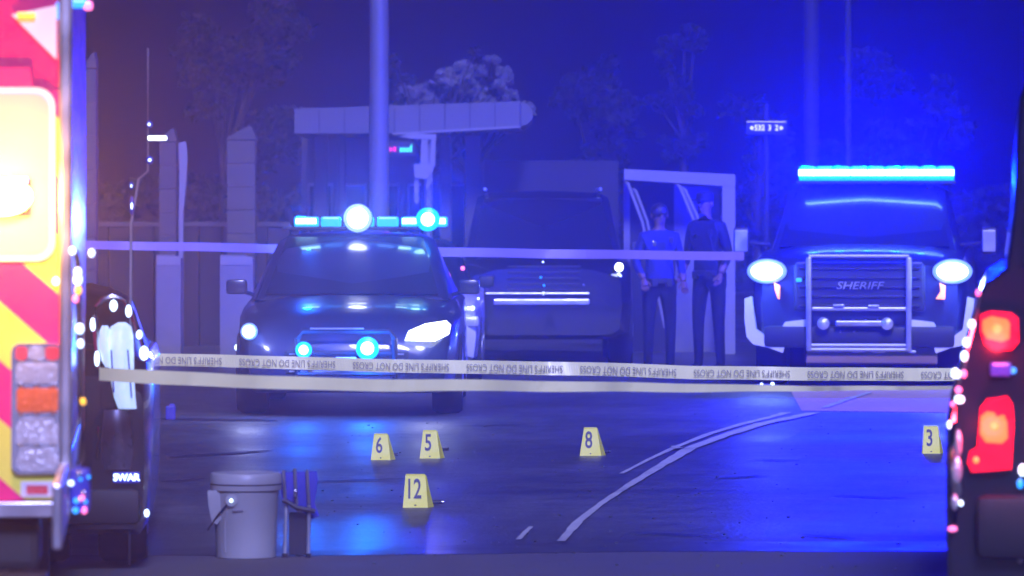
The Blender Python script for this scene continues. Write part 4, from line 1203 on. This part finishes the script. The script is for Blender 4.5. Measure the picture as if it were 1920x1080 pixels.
# ------------------------------------------------------------------ background
# white framed shelter behind the people
YH = 56.0
sh = thing('white_shelter', 'white framed open shelter with leaning rails behind the two people', 'shelter', ((1275 - 960) * YH / F, YH, 0))
def hp(px, py): return ((px - 1275) / S(YH), CH + (HY - py) / S(YH))
b = MB(); b.prism([hp(1170, 337), hp(1170, 317), hp(1378, 327), hp(1378, 350)], -.06, .9); b.build('header', M['trim_white'], sh)
b = MB(); b.prism([(hp(1354, 0)[0], 0), (hp(1378, 0)[0], 0), hp(1378, 350), hp(1354, 348)], -.05, .10); b.build('post', M['trim_white'], sh)
b = MB(); b.prism([(hp(1172, 0)[0], 0), (hp(1184, 0)[0], 0), hp(1184, 337), hp(1172, 337)], .7, .85); b.build('post', M['grey_paint'], sh)
b = MB(); b.prism([(hp(1268, 0)[0], 0), (hp(1354, 0)[0], 0), hp(1354, 348), hp(1268, 344)], .80, .86); b.build('back_panel', M['grey_paint'], sh)
b = MB(); b.prism([(hp(1184, 0)[0], 0), (hp(1268, 0)[0], 0), hp(1268, 343), hp(1184, 340)], .80, .86); b.build('back_panel', M['dark_wall'], sh)
for (a, c_) in (((1176, 345), (1202, 415)), ((1190, 358), (1211, 414)), ((1272, 350), (1300, 418)), ((1282, 356), (1304, 405))):
    b = MB(); x0, z0_ = hp(*a); x1_, z1_ = hp(*c_)
    b.tube([(x0 - .03, -.4, z0_ + .02), (x0, -.42, z0_), (x1_, -.5, z1_), (x1_ + .25, -.62, z1_ - 1.2)], [.014, .02, .018, .014], 8); b.build('leaning_rail', M['trim_white'], sh, smooth=True)

# tall pole
pb_ = P(711, 400, 55)
t = thing('utility_pole', 'tall thick pole rising out of the top of the picture behind the white star light', 'pole', (pb_.x, 55, 0))
b = MB(); b.lathe((0, 0, 0), [(.14, 0), (.13, .3), (.113, .32), (.10, 7.5), (.09, 9.0)], 20); b.build('shaft', M['pole'], t, smooth=True)
b = MB(); b.lathe((0, 0, 0), [(.24, 0), (.24, .04), (.17, .06)], 16); b.build('base_plate', M['pole'], t)
b = MB(); b.tube([(0, 0, 8.6), (.8, -.2, 9.0), (1.9, -.4, 9.1)], [.05, .045, .04], 10); b.box((2.1, -.42, 9.08), (.55, .25, .1), .03); b.build('lamp_arm', M['pole'], t, smooth=True)
for px, Y, w in ((1590, 70, .05), (1521, 72, .12)):
    p = P(px, 400, Y)
    t = thing('sign_pole', 'thin distant pole rising above the pickup roof bar' if px == 1590 else 'distant wider pole left of the thin one above the pickup', 'pole', (p.x, Y, 0))
    b = MB(); b.lathe((0, 0, 0), [(w, 0), (w * .8, 8)], 12); b.build('shaft', M['dark_wall'], t, smooth=True)
    b = MB(); b.lathe((0, 0, 8), [(w * .8, 0), (w * .3, .08)], 12); b.build('cap', M['pole'], t)

# hanging direction sign, white figures on dark
YG = 60
p0 = P(1437, 240, YG)
sg = thing('direction_sign', 'small dark hanging sign with white arrows and figures left above the pickup', 'sign', (p0.x, YG, 0))
b = MB(); b.box((0, 0, p0.z), (.50, .03, .16), .006); pn = b.build('panel', M['navy_paint'], sg)
b = MB(); b.lathe((.0, .06, 0), [(.035, 0), (.03, p0.z + .3)], 12); b.build('post', M['dark_wall'], sg)
M['sign_white'] = mat('glowing_figures', (.8, .8, .85), .5, emit=(.7, .75, 1.0), strength=1.2)  # figures given a glow of their own
def gpt(px): return (px - 1437) / S(YG)
for txt, px in (('532', 1424), ('3', 1443), ('2', 1456)):
    vs, fs = text_geo(txt, .095, .004, offset=.002, sx=.9)
    b = MB(); b.add([v + Vector((gpt(px), -.02, p0.z)) for v in vs], fs); b.build('figure', M['sign_white'], pn)
for px, s in ((1410, -1), (1464, 1)):
    x = gpt(px); b = MB(); b.prism([(x + s * .03, p0.z), (x, p0.z + .028), (x - s * .02, p0.z), (x, p0.z - .028)], -.022, -.016); b.build('arrow', M['sign_white'], pn)

# station building with canopy
YD = 62.0
bl = thing('station_building', 'pale roadside building with flat canopy and columns behind the police car', 'building', (P(780, 400, YD).x, YD, 0))
def dp(px, py): return ((px - 780) / S(YD), CH + (HY - py) / S(YD))
x0, z0_ = dp(560, 252); x1_, z1_ = dp(985, 215)
b = MB()
top = lambda q_: 212 - (q_ - 560) * .035
bot = lambda q_: 253 - max(0, q_ - 740) * .055
b.prism([dp(560, 254), dp(560, 213), dp(975, 199), dp(975, 240)], -1.15, 3.0); cn = b.build('canopy', M['dark_wall'], bl)
for k in range(9):
    qa = 560 + k * 46.2; qb = qa + 44.6
    b = MB(); b.prism([dp(qa, bot(qa)), dp(qa, top(qa) - 4), dp(qb, top(qb) - 4), dp(qb, bot(qb))], -1.2 - .004 * (k % 2), -1.151); b.build('fascia_panel', M['fascia'], cn)
b = MB(); b.prism([dp(976, 240), dp(976, 195), dp(990, 200), dp(998, 212), dp(998, 226), dp(988, 236)], -1.2, 2.9); b.build('rounded_end', M['fascia'], bl)
b = MB(); b.prism([dp(740, 256), dp(740, 252), dp(975, 239), dp(975, 243)], -1.25, -1.202); b.build('canopy_edge', M['trim_white'], bl)
for px, w in ((600, 26), (640, 14), (835, 22), (886, 30)):
    xa, _ = dp(px - w / 2, 0); xb, _ = dp(px + w / 2, 0); zt = dp(0, 254)[1]
    b = MB(); b.box(((xa + xb) / 2, .3, zt / 2), (xb - xa, .25, zt), .02); b.build('column', M['stucco'], bl)
xa, _ = dp(545, 0); xb, _ = dp(905, 0)
b = MB(); b.box(((xa + xb) / 2, 3.4, 1.5), (xb - xa, .3, 3.0)); b.build('wall', M['stucco'], bl)
for k in range(5):
    xx = xa + .25 + k * .44
    b = MB(); b.box((xx, 3.21, 1.45), (.34, .06, 1.1), .01); wo = b.build('window', M['trim_white'], bl)
    b = MB(); b.box((xx, 3.17, 1.45), (.28, .01, 1.02)); b.build('pane', M['glass'], wo)
xa2, _ = dp(905, 0); xb2, _ = dp(1170, 0)
b = MB(); b.box(((xa2 + xb2) / 2, 3.4, 1.15), (xb2 - xa2, .3, 2.3)); b.build('wall', M['dark_wall'], bl)
# white frame with bracket
dr = thing('pump_frame', 'white angular frame with bracket and red and green indicator lights, right of the tall pole', 'frame', (P(780, 400, YD - 2).x, YD - 2, 0))
def ep(px, py): return ((px - 780) / S(YD - 2), CH + (HY - py) / S(YD - 2))
def slab(pts, y0, y1, m, nm, par):
    b = MB(); b.prism([ep(*p) for p in pts], y0, y1); return b.build(nm, m, par)
slab([(748, 256), (770, 250), (818, 252), (818, 262), (770, 260)], -.05, .05, M['trim_white'], 'top_beam', dr)
slab([(790, 262), (802, 262), (802, 312), (788, 312)], -.05, .05, M['trim_white'], 'upright', dr)
slab([(808, 262), (817, 262), (816, 312), (806, 312)], -.05, .05, M['trim_white'], 'upright', dr)
slab([(776, 308), (814, 308), (812, 322), (800, 336), (778, 334)], -.08, .06, M['trim_white'], 'bracket', dr)
slab([(777, 336), (785, 336), (785, 378), (781, 384), (777, 378)], -.03, .03, M['trim_white'], 'hanging_tube', dr)
slab([(803, 328), (812, 318), (810, 340), (800, 358), (798, 350)], -.03, .03, M['trim_white'], 'brace', dr)
b = MB(); xx, zz = ep(725, 0); b.lathe((xx, 0, 0), [(.02, 0), (.016, ep(0, 262)[1])], 10); b.build('post', M['pole'], dr)
b = MB(); xx, zz = ep(803, 0); b.lathe((xx, 0.1, 0), [(.05, 0), (.05, ep(0, 262)[1])], 10); b.build('post', M['grey_paint'], dr)
dsp = slab([(718, 290), (718, 264), (778, 264), (778, 290)], .0, .06, M['ink'], 'display', dr)
M['led_red'] = mat('led_red', (.6, .02, .1), .4, emit=(1.0, .03, .35), strength=1.1)
M['led_green'] = mat('led_green', (.05, .6, .3), .4, emit=(.08, .95, .55), strength=1.1)
for k, px in enumerate((726, 733, 740)):
    slab([(px - 2.6, 284), (px + 2.6, 284), (px + 2.6, 275 + (k % 2) * 3), (px - 2.6, 275)], -.012, -.002, M['led_red'], 'indicator', dsp)
for k, px in enumerate((752, 758, 764, 770)):
    slab([(px - 2.4, 285), (px + 2.4, 285), (px + 2.4, 277 - (k == 3) * 8), (px - 2.4, 277)], -.012, -.002, M['led_green'], 'indicator', dsp)
b = MB(); xx, zz = ep(725, 315); b.ball((xx, -.02, zz), .02, 8); b.build('post_lamp', M['spark'], dr)

# columns and gateway at left
def colm(px0, px1, ptop, Y, label, m, extra=None, nm='column'):
    a = P(px0, ptop, Y); c = P(px1, ptop, Y)
    t = thing(nm, label, 'column', ((a.x + c.x) / 2, Y, 0), 0, 'pale columns behind the haze on the left')
    w = c.x - a.x
    nb = 9
    for k in range(nb):
        z0 = a.z * k / nb; z1 = a.z * (k + 1) / nb - .008
        b = MB(); b.box((0, 0, (z0 + z1) / 2), (w * (1 + .02 * random.uniform(-1, 1)), .3, z1 - z0), .008); b.build('block', m, t)
    b = MB(); b.box((0, .0, a.z / 2 - .01), (w * .9, .26, a.z - .04)); b.build('core', M['concrete'], t)
    b = MB(); b.prism([(-w * .55, a.z), (w * .55, a.z), (w * .5, a.z + .05), (w * .35, a.z + .16), (w * .0, a.z + .12), (-w * .45, a.z + .03)], -.17, .17); b.build('cap', m, t)
    return t
colm(427, 480, 262, 58, 'wide block column with sloping cap, left of the police car', M['brick_col'])
colm(300, 332, 266, 57, 'broad dim column between the mast and the bright thin post', M['stucco'])
colm(160, 182, 128, 50, 'tall pale column rising beside the ambulance corner', M['stucco'])
t = thing('white_post', 'thin bright white bent post left of the wide block column', 'post', (P(343, 400, 54).x, 54, 0))
def fp(px, py): return ((px - 343) / S(54), CH + (HY - py) / S(54))
b = MB(); b.prism([fp(335, 268), fp(349, 265), fp(352, 290), fp(350, 340), fp(346, 380), fp(344, 400), (fp(344, 0)[0], 0), (fp(336, 0)[0], 0), fp(336, 400), fp(337, 320)], -.05, .05); b.build('shaft', M['trim_white'], t)
b = MB(); b.lathe((0, 0, 0), [(.1, 0), (.1, .03)], 12); b.build('base', M['concrete'], t)
# low wall behind left
t = thing('low_wall', 'low pale wall running behind the columns on the left', 'wall', (P(310, 400, 59.5).x, 59.5, 0))
xl = (120 - 310) / S(59.5); xr_ = (545 - 310) / S(59.5)
zt = CH + (HY - 425) / S(59.5)
for k in range(10):
    a = xl + (xr_ - xl) * k / 10; c_ = xl + (xr_ - xl) * (k + 1) / 10
    b = MB(); b.box(((a + c_) / 2, 0, zt / 2), (c_ - a - .012, .2, zt), .01); b.build('panel', M['dark_wall'], t)
b = MB(); b.box(((xl + xr_) / 2, 0, zt + .03), (xr_ - xl, .26, .06), .01); b.build('coping', M['stucco'], t)
# white crates on the ground left
for px, py, w, lab in ((318, 490, 46, 'white box on the ground left of the thin white post base'), (445, 490, 62, 'white box in front of the wide block column')):
    Y = 52.0; p = P(px, py, Y)
    t = thing('white_box', lab, 'box', (p.x, Y, 0), 0, 'white boxes by the columns')
    b = MB(); zt = P(px, py - 12, Y).z; ww = w / S(Y)
    b.prism([(-ww / 2, 0), (ww / 2, 0), (ww / 2, zt - .04), (ww * .2, zt), (-ww / 2, zt)], -.15, .15); bo_ = b.build('carcass', M['grey_paint'], t)
    b = MB(); b.box((0, -.155, zt - .06), (ww * .96, .01, .09), .003); b.build('front_board', M['trim_white'], t)

# ------------------------------------------------------------------ trees
def tree(px, Y, top_py, base_z, crown_w_px, m, label, nleaf=2600, leaf=.10, clumps=16, seed=1, low=None, shape=None):
    rnd = random.Random(seed)
    x = (px - 960) * Y / F
    t = thing('tree', label, 'tree', (x, Y, 0))
    ztop = CH + (HY - top_py) * Y / F
    zlow = low if low is not None else ztop * .35
    cw = crown_w_px * Y / F / 2
    b = MB()
    b.tube([(0, 0, 0), (.03, 0, zlow * .6), (-.02, .02, zlow + (ztop - zlow) * .3), (.02, 0, zlow + (ztop - zlow) * .7)], [.12, .09, .06, .02], 10)
    cl_ = []
    if shape:
        for (a, c, r) in shape:
            cl_.append((Vector(((a - px) * Y / F, rnd.uniform(-.4, .4), CH + (HY - c) * Y / F)), r * Y / F))
    else:
        for k in range(clumps):
            u = rnd.random(); an = rnd.random() * 2 * pi
            rr_ = cw * (0.3 + .7 * sin(pi * min(.98, u * .8 + .12))) * math.sqrt(rnd.random())
            cl_.append((Vector((rr_ * cos(an), rr_ * sin(an) * .8, zlow + (ztop - zlow) * u)), cw * rnd.uniform(.18, .38)))
    big = list(cl_); cl_ = []
    for c, r in big:
        for q_ in range(6):
            d = Vector((rnd.gauss(0, 1), rnd.gauss(0, 1), rnd.gauss(0, 1))).normalized() * r * rnd.uniform(.3, 1.35)
            cl_.append((c + d, r * rnd.uniform(.15, .8)))
    for c, r in big:
        b.tube([(0, 0, zlow + (c.z - zlow) * .3), (c.x * .5, c.y * .5, zlow + (c.z - zlow) * .65), tuple(c)], [.035, .022, .006], 5)
    b.build('trunk', M['bark'], t, smooth=True)
    b = MB()
    tot = sum(r for c, r in cl_)
    for c, r in cl_:
        for k in range(int(nleaf * r / tot)):
            d = Vector((rnd.gauss(0, 1), rnd.gauss(0, 1), rnd.gauss(0, 1))).normalized() * r * (rnd.random() ** .45) * (1 + .35 * rnd.random())
            p = c + Vector((d.x, d.y, d.z * .8))
            s = leaf * rnd.uniform(.5, 1.2)
            u = Vector((rnd.gauss(0, 1), rnd.gauss(0, 1), rnd.gauss(0, 1))).normalized()
            w = u.orthogonal().normalized()
            b.add([p - u * s, p + w * s * .45, p + u * s, p - w * s * .45], [(0, 1, 2, 3)])
    o = b.build('crown', m, t); o['kind'] = 'stuff'
    return t
M['leaf_lit'] = mat('lit_leaf_tone', (0.15, 0.15, 0.16), 0.5, nscale=1.5, namt=0.2)  # grey leaf tone paints in light falling on the crown
tree(880, 64.5, 95, 0, 260, M['leaf_lit'], 'tree with lamplight painted pale into its ragged crown above the canopy', 22000, .05, seed=3, low=1.8,
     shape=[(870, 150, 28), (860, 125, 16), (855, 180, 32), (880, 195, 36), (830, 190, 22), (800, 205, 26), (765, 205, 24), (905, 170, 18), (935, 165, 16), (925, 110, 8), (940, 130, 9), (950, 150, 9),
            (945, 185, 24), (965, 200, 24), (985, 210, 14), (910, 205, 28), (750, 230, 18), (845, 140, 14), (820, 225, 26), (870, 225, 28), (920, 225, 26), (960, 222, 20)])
tree(800, 63.0, 130, 0, 120, M['leaf_dark'], 'dark twiggy tree in front of the pale one', 1500, .045, seed=5, low=1.6,
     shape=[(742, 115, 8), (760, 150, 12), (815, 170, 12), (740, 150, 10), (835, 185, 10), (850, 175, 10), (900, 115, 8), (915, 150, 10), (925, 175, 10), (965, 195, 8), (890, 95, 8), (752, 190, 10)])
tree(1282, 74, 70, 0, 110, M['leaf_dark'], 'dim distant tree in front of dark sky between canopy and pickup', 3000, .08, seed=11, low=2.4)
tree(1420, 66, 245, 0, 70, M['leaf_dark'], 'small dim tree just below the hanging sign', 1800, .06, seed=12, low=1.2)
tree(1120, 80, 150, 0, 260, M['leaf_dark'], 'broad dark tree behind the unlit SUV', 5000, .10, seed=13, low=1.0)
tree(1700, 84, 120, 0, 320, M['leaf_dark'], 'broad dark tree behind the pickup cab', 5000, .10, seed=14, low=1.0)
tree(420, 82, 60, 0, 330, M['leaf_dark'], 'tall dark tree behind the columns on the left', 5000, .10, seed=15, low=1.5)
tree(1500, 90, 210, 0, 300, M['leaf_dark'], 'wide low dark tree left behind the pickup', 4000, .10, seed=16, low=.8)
# far hedge that closes the horizon
rnd = random.Random(40)
b = MB()
for k in range(9000):
    x = rnd.uniform(-16, 16); z = rnd.random() ** .8 * (2.2 + .5 * noise.noise(Vector((x * .5, 0, 0)))); y = 100 + rnd.uniform(-1, 1)
    s = .16; u = Vector((rnd.gauss(0, 1), rnd.gauss(0, 1), rnd.gauss(0, 1))).normalized(); w = u.orthogonal().normalized()
    p = Vector((x, y, z)); b.add([p - u * s, p + w * s * .5, p + u * s, p - w * s * .5], [(0, 1, 2, 3)])
b.box((0, 100.6, .95), (32, .6, 1.9))
o = b.build('hedge', M['leaf_dark']); tag(o, 'far dark hedge closing off the end of the street', 'hedge', kind='stuff')

# ------------------------------------------------------------------ haze
b = MB(); b.box((0, 82.5, 4.8), (150, 187, 11.8))
hz = MB(); hz.box((0, 82.5, 4.8), (150, 187, 11.8))
ho = hz.build('haze', None)
ho.data.materials.clear()
m = bpy.data.materials.new('haze_air'); m.use_nodes = True
nt = m.node_tree; nt.nodes.remove(nt.nodes['Principled BSDF'])
pv = nt.nodes.new('ShaderNodeVolumePrincipled')
pv.inputs['Color'].default_value = (.62, .68, 1, 1)
pv.inputs['Density'].default_value = HAZE_DENSITY
pv.inputs['Anisotropy'].default_value = HAZE_G
nt.links.new(pv.outputs[0], nt.nodes['Material Output'].inputs['Volume'])
ho.data.materials.append(m)
ho['kind'] = 'stuff'; ho['label'] = 'thin bluish night haze filling the whole street'; ho['category'] = 'haze'
